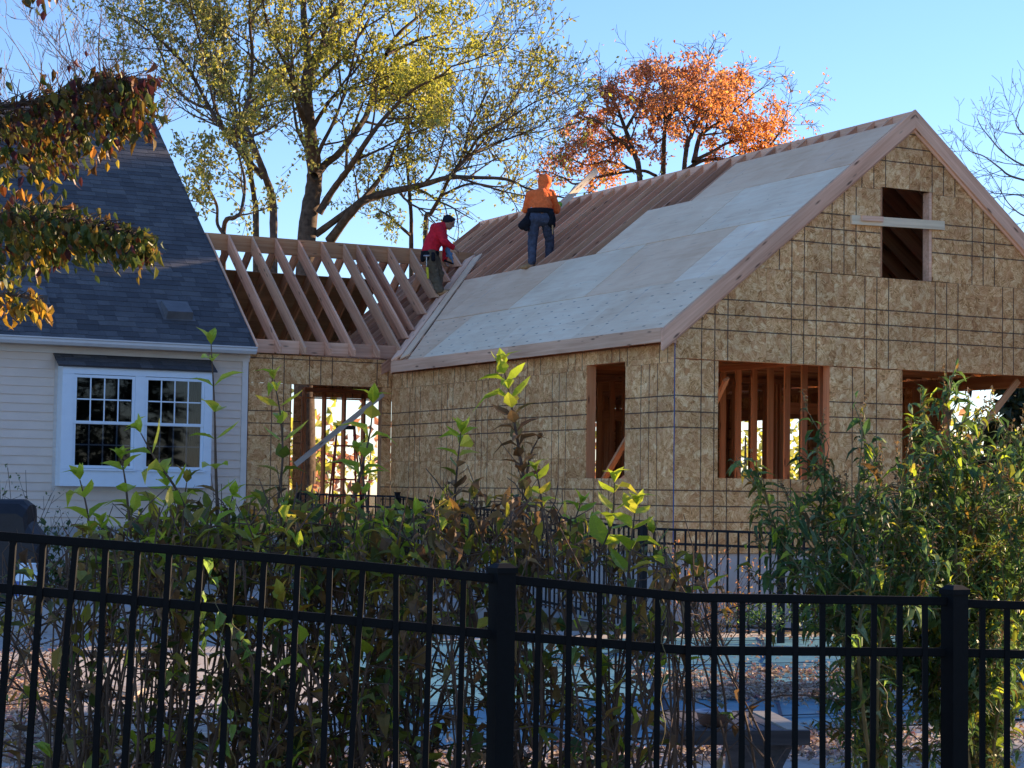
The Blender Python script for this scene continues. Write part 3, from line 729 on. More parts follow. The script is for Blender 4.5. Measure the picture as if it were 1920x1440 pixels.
# ================================================================== FENCE ROUND THE HOUSE
BF = thing('yard_fence', 'low black picket fence running in front of the new wood panel walls', 'fence', (-.5, -1.2, 0))
FB = M['back_fence']
pts = [at(560, 926, 31.6), at(745, 931, 30.8), at(861, 949, 28.6), at(1207, 991, 23.6), at(1465, 1000, 23.2), at(1660, 1006, 22.9), at(1960, 1016, 22.4), at(2320, 1024, 22.0), at(2700, 1030, 22.0)]
for i, (p, q) in enumerate(zip(pts, pts[1:])):
    L = (q-p).length; d = (q-p).normalized()
    for dz, nm in ((0, 'top_rail'), (-.17, 'middle_rail'), (-1.12, 'bottom_rail')):
        m = MB(); m.bar(p+UP*dz, q+UP*dz, .026, .030); m.build(nm, FB, BF)
    n = max(2, int(L/.125))
    for k_ in range(1, n):
        a = p+d*(L*k_/n); m = MB(); m.box((a.x-.0095, a.y-.0095, a.z-1.20), (a.x+.0095, a.y+.0095, a.z-.002)); m.build('picket', FB, BF)
for p in pts:
    m = MB(); m.box((p.x-.034, p.y-.034, -.02), (p.x+.034, p.y+.034, p.z+.05)); o = m.build('post', FB, BF)
    m = MB(); m.poly([(-.04, -.04), (.04, -.04), (.04, .04), (-.04, .04)], 0, .022, Matrix.Translation((p.x, p.y, p.z+.05))); m.build('post_cap', FB, o)

# ================================================================== GRILL, TANK, BENCH, LADDER
g = at(8, 1000, 24.5); gx = V((g.x, g.y, .285))
GR = thing('covered_grill', 'barbecue grill under a black weather cover beside the cream house wall', 'grill', tuple(gx))
prof = [(a*.86, c*.93) for a, c in [(-.62, .0), (-.60, .45), (-.60, .78), (-.50, .92), (-.44, 1.02), (-.43, 1.30), (-.38, 1.38), (.30, 1.38), (.40, 1.30), (.43, 1.08), (.55, .92), (.60, .80), (.60, .40), (.63, .0)]]
m = MB(); nl = 9
for j in range(nl):
    t = j/(nl-1); y = -.32+.64*t; k_ = 1-.10*abs(2*t-1)**3; zz = 1-.13*abs(2*t-1)**4
    for (x, z_) in prof: m.v.append(tuple(gx+RT*(x*k_+rnd.uniform(-.012, .012))+FW*y+UP*(max(.03, z_*zz)+rnd.uniform(-.010, .010)*(z_ > .1))))
n = len(prof)
for j in range(nl-1):
    for i in range(n-1): m.f.append((j*n+i, j*n+i+1, (j+1)*n+i+1, (j+1)*n+i)); m.mi.append(0)
m.f.append(tuple(range(n-1, -1, -1))); m.mi.append(0); m.f.append(tuple((nl-1)*n+i for i in range(n))); m.mi.append(0)
# open under the right side shelf: the cover stops above the tank
m.build('cover', M['black_cloth'], GR, smooth=False)
for s in (-.5, .5):
    for f_ in (-.22, .22):
        q = gx+RT*s+FW*f_; b_ = MB(); b_.tube([q+RT*.0-FW*.025+UP*.05, q+FW*.025+UP*.05], .05, 12); b_.build('wheel', M['black_metal'], GR)
t = at(52, 1100, 23.9); t.z = .285
TK = thing('propane_tank', 'white propane gas tank with blue and red label under the covered grill', 'gas tank', tuple(t))
MT = Matrix.Translation(t)
m = MB(); m.lathe([(.10, .0), (.105, .03), (.10, .045), (.12, .05), (.148, .09), (.153, .13), (.153, .30), (.145, .36), (.11, .405), (.05, .42)], 28, MT); m.build('tank_body', M['white'], TK, smooth=True)
m = MB()
for a0 in (20, 140, 260):
    n = 8
    for i in range(n):
        t0, t1 = R(a0+95*i/n), R(a0+95*(i+1)/n); r0 = .105
        m.add([MT @ V((r0*math.cos(t_), r0*math.sin(t_), z_)) for t_, z_ in ((t0, .38), (t1, .38), (t1, .50), (t0, .50))], [(0, 1, 2, 3)])
k_ = len(m.v); m.tube([MT @ V((.105*math.cos(R(i*15)), .105*math.sin(R(i*15)), .505)) for i in range(25)], .010, 6); m.build('collar', M['white'], TK)
m = MB(); m.tube([MT @ V((0, 0, .41)), MT @ V((0, 0, .47))], .025, 8); m.tube([MT @ V((0, 0, .455)), MT @ V((.07, -.02, .455))], .012, 6); m.build('valve', mat_plain('brass', (.45, .32, .12), .35, .1, metal=.9), TK)
aim = math.atan2(-FW.y, -FW.x)
def patch(nm, a0, a1, z0, z1, mat):
    m = MB(); n = 6
    for i in range(n):
        t0, t1 = aim+R(a0+(a1-a0)*i/n), aim+R(a0+(a1-a0)*(i+1)/n); m.add([MT @ V((.1545*math.cos(q), .1545*math.sin(q), z_)) for q, z_ in ((t0, z0), (t1, z0), (t1, z1), (t0, z1))], [(0, 1, 2, 3)])
    m.build(nm, mat, TK)
LB = mat_plain('label_blue', (.04, .12, .42), .4, .03); LR = mat_plain('label_red', (.55, .04, .04), .4, .03); LG = mat_plain('label_grey', (.25, .28, .34), .4, .03)
patch('label', -75, -28, .20, .30, LB); patch('label', -75, -20, .12, .145, LB); patch('label', -8, 45, .285, .296, LR); patch('label', 20, 42, .215, .235, LR)
for i in range(5): patch('label', -6, 46-6*(i % 2), .265-i*.012, .269-i*.012, LG)

# bench by the pool with a potted bowl
bc = at(1340, 1334, 10.9)
BE = thing('pool_bench', 'low wooden slatted bench on a dark curved pedestal beside the teal pool cover', 'bench', (bc.x, bc.y, 0))
ex_ = (RT*.995+FW*.10).normalized(); ey_ = UP.cross(ex_); zt_ = .50
BMx = Matrix(((ex_.x, ey_.x, 0, bc.x), (ex_.y, ey_.y, 0, bc.y), (0, 0, 1, 0), (0, 0, 0, 1)))
DW = mat_wood('dark_stained_timber', (.07, .068, .08), (.14, .135, .15), stretch=1.2, kn=False); GW = M['grey_wood']
for i in range(9):
    x = -.40+i*.078; m = MB(); m.box((x, -.42, zt_-.02), (x+.066, .42, zt_)); m.build('slat', DW, BE, BMx)
for nm, a, c in (('end_board', (.305, -.44, zt_-.022), (.42, .44, zt_+.004)), ('apron', (-.42, -.475, zt_-.075), (.42, -.442, zt_+.002)), ('apron', (-.42, .442, zt_-.075), (.42, .475, zt_+.002))):
    m = MB(); m.box(a, c); m.build(nm, GW if nm == 'end_board' else DW, BE, BMx)
m = MB(); m.box((-.42, -.40, .10), (.24, -.36, .15)); m.build('stretcher', DW, BE, BMx)
sh_ = [(-.20, .0), (-.17, .10), (-.12, .17), (-.11, .30), (-.16, .42), (-.19, .475), (-.10, .475), (-.06, .43), (.0, .415), (.06, .43), (.10, .475), (.19, .475), (.16, .42), (.11, .30), (.12, .17), (.17, .10), (.20, .0), (.08, .0), (.05, .05), (-.05, .05), (-.08, .0)]
for y in (-.40, .34):
    # curved pedestal cut from thick plate, built as a strip between its left and right outline
    m = MB(); Lft = [(-.17, 0), (-.12, .10), (-.075, .17), (-.07, .30), (-.13, .42), (-.19, .475)]
    My = BMx @ Matrix(((1, 0, 0, .22), (0, 0, 1, y), (0, 1, 0, 0), (0, 0, 0, 1)))
    for (a, c), (b2, d) in zip(Lft, Lft[1:]): m.poly([(a, c), (-a, c), (-b2, d), (b2, d)] if c < .42 else [(a, c), (a+.09, c), (b2+.07, d), (b2, d)], 0, .06, My)
    m.poly([(.07, .42), (.16, .42), (.19, .475), (.12, .475)], 0, .06, My)
    m.build('pedestal', DW, BE)
bp = at(1338, 1340, 10.62)
BO_ = thing('clay_bowl', 'wide clay bowl with a pale rim standing on the slatted bench', 'bowl', (bp.x, bp.y, zt_+.001))
MBw = Matrix.Translation((bp.x, bp.y, zt_+.001))
m = MB(); m.lathe([(.055, 0), (.075, .012), (.088, .055), (.092, .075), (.084, .076), (.080, .058), (.01, .052)], 28, MBw); m.build('bowl_body', mat_plain('terracotta', (.16, .085, .06), .7, .25), BO_, smooth=True)
m = MB(); m.lathe([(.086, .074), (.098, .074), (.100, .086), (.086, .088), (.080, .080), (.082, .072)], 28, MBw); m.build('rim', mat_plain('glazed_rim', (.42, .44, .52), .4, .05), BO_, smooth=True)

# red stepladder inside the doorway
lp = V((-.15, 10.6, 1.021))
LD = thing('stepladder', 'red stepladder with a black top standing inside the doorless opening', 'stepladder', tuple(lp))
RED = mat_plain('ladder_red', (.45, .03, .02), .45, .1); BK = M['black_cloth']
for s in (-1, 1):
    board('rail', lp+RT*(s*.28)-FW*.02, lp+RT*(s*.15)+FW*.45+UP*1.8, .03, .075, FW, RED, LD)
    board('rear_leg', lp+RT*(s*.30)+FW*1.1, lp+RT*(s*.16)+FW*.52+UP*1.8, .03, .05, FW, RED, LD)
for i in range(1, 6):
    t_ = i/6; c = lp+FW*(-.02+.47*t_)+UP*(1.8*t_); hw = .28-.13*t_; board('step', c-RT*hw, c+RT*hw, .09, .03, UP, RED, LD)
board('top_cap', lp+RT*-.17+FW*.49+UP*1.83, lp+RT*.17+FW*.49+UP*1.83, .18, .07, UP, BK, LD)

# ================================================================== PEOPLE
def capsule(bm, p0, r0, p1, r1, sx=1.0):
    """hull of two spheres: a tapered limb segment"""
    t = bmesh.new()
    for p, r_ in ((p0, r0), (p1, r1)):
        bmesh.ops.create_icosphere(t, subdivisions=2, radius=r_, matrix=Matrix.Translation(V(p)))
    h = bmesh.ops.convex_hull(t, input=t.verts[:])
    bmesh.ops.delete(t, geom=[v for v in t.verts if not v.link_faces], context='VERTS')
    me = bpy.data.meshes.new('t'); t.to_mesh(me); t.free(); bm.from_mesh(me); bpy.data.meshes.remove(me)
def ellip(bm, c, rx, ry, rz, rot=None):
    Mx = Matrix.Translation(V(c)) @ (rot.to_4x4() if rot else Matrix.Identity(4)) @ Matrix.Diagonal((rx, ry, rz, 1))
    bmesh.ops.create_icosphere(bm, subdivisions=3, radius=1, matrix=Mx)
def skin(name, build, mat, parent, Mx, voxel=.016, smooth=4, wrinkle=0.0):
    bm = bmesh.new(); build(bm); me = bpy.data.meshes.new(name); bm.to_mesh(me); bm.free()
    o = bpy.data.objects.new(name, me); col.objects.link(o)
    md = o.modifiers.new('r', 'REMESH'); md.mode = 'VOXEL'; md.voxel_size = voxel
    md = o.modifiers.new('s', 'SMOOTH'); md.factor = .5; md.iterations = smooth
    dg = bpy.context.evaluated_depsgraph_get(); dg.update()
    out = bpy.data.meshes.new_from_object(o.evaluated_get(dg)); out.name = name
    bpy.data.objects.remove(o); bpy.data.meshes.remove(me)
    if wrinkle:
        from mathutils import noise as NZ
        for v in out.vertices:
            c = v.co; v.co = c+v.normal*wrinkle*(NZ.noise(V((c.x*9, c.y*9, c.z*22)))+.6*NZ.noise(V((c.x*24, c.y*24, c.z*40))))
    out.materials.clear(); out.materials.append(mat)
    out.polygons.foreach_set('use_smooth', [True]*len(out.polygons))
    return link(name, out, Mx, parent)
def mat_cloth(name, c, var=.18): return mat_plain(name, c, .92, var, 16, .12, bump=.25)
SKIN = mat_plain('skin', (.34, .19, .125), .55, .08, 20); HAIR = mat_plain('dark_hair', (.02, .015, .012), .7, .2, 40)
ORG = mat_cloth('orange_fleece', (.88, .17, .045)); REDC = mat_cloth('red_fleece', (.62, .025, .045)); DEN = mat_cloth('blue_denim', (.062, .072, .105), .35); KHA = mat_cloth('khaki_canvas', (.125, .10, .068), .3)
LEA = mat_cloth('tan_leather', (.36, .22, .11), .25); BLK = mat_cloth('black_nylon', (.014, .015, .020)); YEL = mat_cloth('yellow_cotton', (.62, .55, .05)); GRN = mat_cloth('green_glove', (.22, .42, .06)); WHT = mat_cloth('white_cotton', (.7, .7, .72))
def PM_(p): return Matrix(((RT.x, FW.x, 0, p.x), (RT.y, FW.y, 0, p.y), (0, 0, 1, p.z), (0, 0, 0, 1)))
def hand(bm, w_, d, n_, s=1.0, curl=.6):
    """palm, four unequal bent fingers and a thumb that leaves the side of the palm"""
    w_ = V(w_); d = V(d).normalized(); n_ = V(n_).normalized(); sd = d.cross(n_).normalized()
    for k_ in range(4):
        a = w_+sd*((k_-1.5)*.019*s); capsule(bm, a, .018*s, a+d*.085*s, .014*s)
        L = (.068, .078, .072, .055)[k_]*s; q = a+d*.088*s; j1 = q+(d*math.cos(curl)+n_*math.sin(curl))*L*.5; j2 = j1+(d*math.cos(curl*2.2)+n_*math.sin(curl*2.2))*L*.5
        capsule(bm, q, .0105*s, j1, .0095*s); capsule(bm, j1, .0095*s, j2, .008*s)
    a = w_-sd*.028*s+d*.025*s; b_ = a-sd*.028*s+d*.03*s+n_*.015*s; capsule(bm, a, .014*s, b_, .012*s); capsule(bm, b_, .011*s, b_+d*.03*s+n_*.018*s, .009*s)
def head(bm, c, look, r=.098):
    c = V(c); look = V(look).normalized(); side = look.cross(UP).normalized(); up = side.cross(look)
    rot = Matrix((side, look, up)).transposed()
    ellip(bm, c+up*.02, r*.80, r*.98, r*1.05, rot); ellip(bm, c+look*.028-up*.055, r*.62, r*.70, r*.75, rot)
    capsule(bm, c+look*(r*.92)+up*.012, .012, c+look*(r*1.12)-up*.022, .016)      # nose
    capsule(bm, c+look*(r*.86)-up*.055-side*.018, .011, c+look*(r*.86)-up*.055+side*.018, .011)   # mouth
    capsule(bm, c+look*(r*.84)+up*.035-side*.04, .014, c+look*(r*.84)+up*.035+side*.04, .014)  # brow
    for s in (-1, 1): capsule(bm, c+side*(s*r*.80)+up*.015, .012, c+side*(s*r*.82)-up*.022, .010)  # ears
def eyes(c, look, parent, Mx, r=.098):
    c = V(c); look = V(look).normalized(); side = look.cross(UP).normalized(); up = side.cross(look)
    for s in (-1, 1):
        bm = bmesh.new(); bmesh.ops.create_icosphere(bm, subdivisions=1, radius=.011, matrix=Matrix.Translation(c+look*(r*.90)+side*(s*.033)+up*.012)); me = bpy.data.meshes.new('eye'); bm.to_mesh(me); bm.free(); me.materials.append(HAIR); link('eye', me, Mx, parent)
def boot(bm, heel, toe, ank, s=1.0):
    heel, toe, ank = V(heel), V(toe), V(ank); mid = heel.lerp(toe, .55)
    capsule(bm, heel+UP*.045, .045*s, mid+UP*.042, .048*s); capsule(bm, mid+UP*.040, .047*s, toe+UP*.036, .036*s); capsule(bm, heel+UP*.06, .050*s, ank, .056*s)
def sole(bm, heel, toe):
    heel, toe = V(heel), V(toe); capsule(bm, heel+UP*.016, .020, toe+UP*.014, .018); sd = (toe-heel).cross(UP).normalized()*.026
    capsule(bm, heel+sd+UP*.016, .018, toe+sd*.8+UP*.014, .017); capsule(bm, heel-sd+UP*.016, .018, toe-sd*.8+UP*.014, .017)

# ---- worker in orange, seen from behind, standing on the edge of the sheathing
fo = V((1.80, 7.36, zr(1.80)+.005)); MO = PM_(fo+RT*.16)
PO = thing('person', 'worker in orange hooded sweatshirt and jeans on the roof, holding a long board', 'person', tuple(fo+RT*.16))
hl, kl, al = (-.10, .02, .82), (-.125, .07, .46), (-.13, .03, .10)
hr, kr, ar = (.11, .04, .82), (.165, .20, .48), (.165, .27, .17)
sl, sr = (-.195, .17, 1.27), (.205, .20, 1.29); el, er = (-.245, .20, 1.00), (.275, .30, 1.01); wl_, wr_ = (-.12, .42, .98), (.315, .50, 1.12)
hc, lk = (.085, .31, 1.475), (.75, .65, -.18)
def body_o(bm):
    head(bm, hc, lk); capsule(bm, (.04, .24, 1.30), .055, (.07, .28, 1.40), .052)
    capsule(bm, (0, .04, .86), .14, (.0, .11, 1.05), .13); capsule(bm, (0, .11, 1.05), .13, (.02, .19, 1.24), .14); capsule(bm, sl, .055, sr, .055)
    for a, c, d in ((sl, el, wl_), (sr, er, wr_)): capsule(bm, a, .052, c, .042); capsule(bm, c, .040, d, .029)
    for a, c, d in ((hl, kl, al), (hr, kr, ar)): capsule(bm, a, .088, c, .058); capsule(bm, c, .056, d, .042)
    hand(bm, wl_, (.5, .8, .1), (.4, -.1, -.8)); hand(bm, wr_, (.25, .8, .45), (-.7, .3, -.2))
    for a, t_ in ((al, (-.20, .06, .0)), (ar, (.19, .40, .08))): capsule(bm, V(a), .042, V(a)-UP*.06, .040)
skin('body', body_o, SKIN, PO, MO, .011, 3)
eyes(hc, lk, PO, MO)
def hoodie_o(bm):
    capsule(bm, (-.03, .06, .98), .155, (.03, .07, .98), .150); capsule(bm, (-.05, .10, 1.05), .15, (.06, .10, 1.05), .15); capsule(bm, (-.085, .16, 1.22), .125, (.095, .18, 1.23), .125)
    capsule(bm, (0, .09, 1.0), .165, (.005, .16, 1.2), .17); capsule(bm, (-.16, .17, 1.265), .072, (.17, .20, 1.285), .072)
    capsule(bm, (-.18, .17, 1.25), .074, el, .066); capsule(bm, el, .068, wl_, .048); capsule(bm, (.19, .20, 1.27), .074, er, .066); capsule(bm, er, .066, (.305, .46, 1.09), .048)
    capsule(bm, (.02, .20, 1.31), .085, (.06, .25, 1.38), .088)
skin('hooded_sweatshirt', hoodie_o, ORG, PO, MO, .013, 4, .007)
def hood_o(bm):
    ellip(bm, (.068, .285, 1.49), .118, .125, .135); capsule(bm, (.05, .25, 1.38), .095, (.06, .27, 1.46), .11); capsule(bm, (.085, .33, 1.58), .03, (.15, .38, 1.56), .02)
skin('hood', hood_o, ORG, PO, MO, .012, 3, .004)
def hair_o(bm): ellip(bm, (.150, .345, 1.545), .048, .06, .048)
skin('hair', hair_o, HAIR, PO, MO, .012, 2)
def jeans_o(bm):
    capsule(bm, (-.075, .03, .88), .125, (.08, .04, .88), .125); capsule(bm, (-.07, .00, .82), .125, (.08, .01, .82), .125)
    capsule(bm, hl, .115, kl, .084); capsule(bm, kl, .083, al, .070); capsule(bm, hr, .115, kr, .084); capsule(bm, kr, .083, ar, .070)
skin('jeans', jeans_o, DEN, PO, MO, .013, 3, .009)
def shirt_o(bm): capsule(bm, (-.075, .04, .945), .118, (.06, .05, .945), .118)
skin('undershirt', shirt_o, WHT, PO, MO, .014, 2)
def boots_o(bm): boot(bm, (-.12, .06, .0), (-.29, .0, -.035), (-.125, .05, .14)); boot(bm, (.165, .26, .07), (.20, .45, .17), (.165, .27, .22))
skin('work_boots', boots_o, LEA, PO, MO, .011, 2)
def ring(bm, c, rx, ry, r, hgt):
    q = [V((c[0]+rx*math.cos(R(a)), c[1]+ry*math.sin(R(a)), c[2])) for a in range(0, 361, 24)]
    for a, d in zip(q, q[1:]): capsule(bm, a-UP*hgt, r, d-UP*hgt, r); capsule(bm, a+UP*hgt, r, d+UP*hgt, r)
skin('tool_belt', lambda bm: ring(bm, (0, .045, .955), .205, .155, .022, .022), BLK, PO, MO, .012, 2)
def pouch_o(bm):
    capsule(bm, (-.19, -.02, .93), .03, (-.25, -.03, .78), .05); capsule(bm, (-.235, -.04, .75), .085, (-.30, -.02, .70), .075); capsule(bm, (-.25, .03, .72), .08, (-.23, -.02, .66), .06)
def pouch_o2(bm):
    capsule(bm, (.16, -.02, .90), .075, (.17, -.02, .76), .07); capsule(bm, (.20, .02, .85), .06, (.20, .02, .72), .06)
skin('tool_pouch', pouch_o, BLK, PO, MO, .015, 2, .006)
skin('tool_pouch', pouch_o2, BLK, PO, MO, .015, 2, .006)
def ham_o(bm): capsule(bm, (.205, -.05, .70), .016, (.21, -.06, .56), .014)
skin('tool_handle', ham_o, LEA, PO, MO, .010, 1)
def glove_o(bm): capsule(bm, (.305, .48, 1.10), .045, (.33, .56, 1.15), .05); hand(bm, (.315, .50, 1.12), (.25, .8, .45), (-.7, .3, -.2), 1.12)
skin('glove', glove_o, GRN, PO, MO, .011, 2)
a, c = MO @ V((.30, .50, 1.08)), MO @ V((.985, 1.35, 1.87)); q = (a-c)*.32
bd = thing('lumber_board', 'long pale board held up by the orange clad worker against the red tree', 'board', tuple(a))
board('plank', a+q, c, .045, .10, (-.7, -.1, .7), M['pale'], bd)

# ---- worker in red, bent over the valley
fr_ = V((1.43, 10.07, zr(1.43)+.03)); MR = PM_(fr_)
PR = thing('person', 'worker in red hooded sweatshirt and dark knit cap bending over the roof valley', 'person', tuple(fr_))
h1, k1, a1 = (-.17, -.02, .72), (-.12, .03, .39), (.0, .0, .10)
h2, k2, a2 = (-.14, .16, .72), (-.02, .22, .40), (-.06, .24, .12)
s1, s2 = (-.045, -.10, 1.20), (.01, .24, 1.20); e1, e2 = (.075, -.13, .955), (.09, .26, .93); w1_, w2_ = (.245, .02, .86), (.07, .30, .64)
hc2, lk2 = (.145, .09, 1.325), (.86, .25, -.42)
def body_r(bm):
    head(bm, hc2, lk2); capsule(bm, (-.01, .07, 1.21), .055, (.09, .08, 1.28), .052)
    capsule(bm, (-.18, .07, .78), .135, (-.13, .07, .95), .13); capsule(bm, (-.13, .07, .95), .13, (-.05, .07, 1.15), .14); capsule(bm, s1, .055, s2, .055)
    for a, c, d in ((s1, e1, w1_), (s2, e2, w2_)): capsule(bm, a, .052, c, .042); capsule(bm, c, .040, d, .029)
    for a, c, d in ((h1, k1, a1), (h2, k2, a2)): capsule(bm, a, .088, c, .058); capsule(bm, c, .056, d, .042); capsule(bm, d, .042, V(d)-UP*.06, .04)
    hand(bm, w1_, (.7, .3, -.5), (-.2, .2, -.9)); hand(bm, w2_, (.5, .2, -.7), (.5, -.2, .4), 1.0, .7)
skin('body', body_r, SKIN, PR, MR, .011, 3)
eyes(hc2, lk2, PR, MR)
def hoodie_r(bm):
    capsule(bm, (-.205, .03, .80), .125, (-.165, .11, .82), .125); capsule(bm, (-.19, .06, .82), .150, (-.11, .07, 1.0), .160); capsule(bm, (-.12, .07, .98), .165, (-.04, .07, 1.14), .160)
    capsule(bm, s1, .082, s2, .082); capsule(bm, (-.06, .07, 1.14), .13, (.02, .08, 1.22), .09)
    capsule(bm, s1, .084, e1, .070); capsule(bm, e1, .070, (.225, .01, .87), .048); capsule(bm, s2, .082, e2, .068); capsule(bm, e2, .068, (.07, .295, .67), .048)
    capsule(bm, (-.125, .05, 1.225), .075, (-.09, .12, 1.255), .07); capsule(bm, (-.05, .07, 1.25), .07, (.04, .085, 1.27), .078)
skin('hooded_sweatshirt', hoodie_r, REDC, PR, MR, .013, 4, .008)
def hem_r(bm): capsule(bm, (-.215, .05, .765), .105, (-.18, .10, .77), .105)
skin('undershirt', hem_r, YEL, PR, MR, .014, 2)
def cap_r(bm):
    c = V(hc2); ellip(bm, c+V((-.012, -.003, .052)), .105, .105, .088, Euler((0, R(22), 0)).to_matrix()); capsule(bm, c+V((-.09, 0, .015)), .04, c+V((.07, 0, .055)), .045)
skin('knit_cap', cap_r, mat_cloth('dark_knit', (.018, .020, .030)), PR, MR, .012, 2, .003)
def pants_r(bm):
    capsule(bm, (-.20, .03, .72), .115, (-.16, .13, .72), .115); capsule(bm, h1, .120, k1, .094); capsule(bm, k1, .094, a1, .080); capsule(bm, h2, .118, k2, .092); capsule(bm, k2, .090, a2, .078)
skin('trousers', pants_r, KHA, PR, MR, .013, 2, .013)
def boots_r(bm): boot(bm, (.0, .0, .0), (.19, .02, .05), (.0, .0, .13)); boot(bm, (-.06, .24, .02), (.12, .27, .06), (-.06, .24, .15))
skin('work_boots', boots_r, LEA, PR, MR, .011, 2)
skin('tool_belt', lambda bm: ring(bm, (-.185, .07, .765), .150, .165, .020, .016), BLK, PR, MR, .012, 2)
for pq in (((-.22, -.10, .74), (-.23, -.11, .66)), ((-.13, -.10, .73), (-.12, -.10, .64)), ((-.31, .0, .72), (-.31, 0, .64))):
    skin('tool_pouch', lambda bm: capsule(bm, pq[0], .046, pq[1], .048), BLK, PR, MR, .014, 2)
def hamm(bm): capsule(bm, (-.235, -.165, .69), .014, (-.232, -.16, .50), .012); capsule(bm, (-.28, -.165, .69), .017, (-.19, -.165, .695), .017)
skin('hammer', hamm, mat_plain('steel', (.35, .36, .38), .3, .1, metal=.8), PR, MR, .010, 1)
def bar_(bm): capsule(bm, (-.222, -.135, .47), .026, (-.205, -.13, .30), .022)
skin('tool_handle', bar_, YEL, PR, MR, .012, 1)
# nail gun in his lower hand
NG = thing('nail_gun', 'blue and black nail gun held against the short rafter by the red clad worker', 'nail gun', tuple(MR @ V((.15, .27, .62))))
BLU = mat_plain('tool_blue', (.10, .22, .38), .4, .15)
def ngb(bm): capsule(bm, (.12, .22, .84), .050, (.13, .22, .88), .042); capsule(bm, (.13, .22, .82), .042, (.19, .22, .70), .034); capsule(bm, (.11, .23, .74), .022, (.20, .23, .78), .022); capsule(bm, (.19, .22, .70), .020, (.225, .22, .62), .014)
skin('gun_body', ngb, BLU, NG, MR, .011, 2)
def ngm(bm): capsule(bm, (.07, .25, .66), .020, (.225, .225, .60), .018); capsule(bm, (.10, .24, .80), .022, (.075, .27, .66), .020)
skin('magazine', ngm, BLK, NG, MR, .011, 2)

# ================================================================== FOREGROUND PLANTS
from mathutils import noise as NZ
LM = {
 'bright': mat_leaf('leaf_yellow_green', [(0, (.26, .36, .03)), (.5, (.38, .48, .045)), (.85, (.46, .50, .06)), (1, (.50, .42, .06))], .45, .45),
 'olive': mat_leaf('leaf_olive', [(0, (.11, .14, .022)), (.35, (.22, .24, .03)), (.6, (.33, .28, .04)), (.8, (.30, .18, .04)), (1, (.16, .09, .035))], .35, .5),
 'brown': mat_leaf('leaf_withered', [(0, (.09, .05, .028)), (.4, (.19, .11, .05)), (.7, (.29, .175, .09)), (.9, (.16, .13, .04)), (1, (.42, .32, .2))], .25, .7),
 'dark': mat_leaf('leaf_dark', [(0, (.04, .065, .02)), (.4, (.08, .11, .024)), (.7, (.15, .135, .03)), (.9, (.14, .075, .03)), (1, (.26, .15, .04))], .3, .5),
 'green': mat_leaf('leaf_blue_green', [(0, (.05, .10, .035)), (.5, (.09, .17, .05)), (.85, (.16, .25, .06)), (1, (.28, .36, .22))], .35, .45),
 'rustleaf': mat_leaf('leaf_rust_sprig', [(0, (.36, .13, .06)), (.6, (.55, .24, .12)), (1, (.66, .36, .22))], .4, .6),
 'vine': mat_leaf('leaf_vine', [(0, (.12, .22, .05)), (1, (.25, .38, .09))], .5, .45),
 'maroon': mat_leaf('leaf_maroon', [(0, (.05, .018, .028)), (.35, (.10, .028, .032)), (.65, (.11, .06, .025)), (.88, (.07, .08, .022)), (1, (.22, .08, .02))], .25, .5),
 'amber': mat_leaf('leaf_amber', [(0, (.26, .13, .02)), (.5, (.40, .24, .03)), (.8, (.34, .29, .05)), (1, (.42, .15, .04))], .5, .45),
 'dogwood': mat_leaf('leaf_dogwood', [(0, (.045, .07, .018)), (.4, (.08, .11, .022)), (.7, (.16, .15, .03)), (.88, (.22, .15, .03)), (1, (.24, .06, .02))], .28, .45),
}
_leafmesh = {}
def leaf_variant(kind, shape_):
    key = (kind, shape_)
    if key not in _leafmesh:
        wd, curl, fold = {0: (.46, .25, .22), 1: (.40, .9, .35), 2: (.52, -.2, .12), 3: (.30, .5, .3), 4: (.25, 1.0, .4), 5: (.62, 1.1, .3), 6: (.55, .7, .5)}[shape_]
        m = MB(); m.leaf(V((0, 0, 0)), V((1, 0, 0)), V((0, 0, 1)), 1.0, wd, curl, fold); _leafmesh[key] = m.mesh('leaf', LM[kind])
    return _leafmesh[key]
class Plant:
    def __init__(s, name, label, cat, base, group=None, bark='twig'):
        s.o = thing(name, label, cat, tuple(base), group); s.st = MB(); s.lv = []; s.bark = bark; s.thick = []
    def stem(s, pts, r0, r1, n=5):
        k = len(pts); s.st.tube(pts, [r0+(r1-r0)*i/(k-1) for i in range(k)], n, False)
    def leaf(s, p, d, L, kind, shapes=(0, 1, 2), nrm=None):
        s.lv.append((V(p), V(d).normalized(), nrm if nrm is not None else V((rnd.uniform(-.6, .6), rnd.uniform(-.6, .6), 1)), L, kind, rnd.choice(shapes)))
    def finish(s, cap=300, stem_name='stem'):
        if s.st.v: tag(s.st.build(stem_name, M[s.bark], s.o), kind='stuff')
        def key(q):
            x, y, z = proj(q[0]); vis = -20 < x < 1940 and -20 < y < 1460 and z > 0
            return (0 if vis else 1, z/q[3])
        s.lv.sort(key=key); rest = {}
        for i, (p, d, n_, L, kind, sh__) in enumerate(s.lv):
            if i < cap:
                Mx = frame(p, d, n_) @ Matrix.Scale(L, 4); link('leaf', leaf_variant(kind, sh__), Mx, s.o)
            else:
                wd, curl, fold = {0: (.46, .25, .22), 1: (.40, .9, .35), 2: (.52, -.2, .12), 3: (.30, .5, .3), 4: (.25, 1.0, .4), 5: (.62, 1.1, .3), 6: (.55, .7, .5)}[sh__]
                rest.setdefault(kind, MB()).leaf(p, d, n_, L, wd*L, curl, fold, full=True)
        if rest:
            A = MB(); mats = []
            for kind, m in rest.items(): A.cur = len(mats); mats.append(LM[kind]); A.add(m.v, m.f)
            tag(A.build('leaves', mats, s.o), kind='stuff')
        return s.o
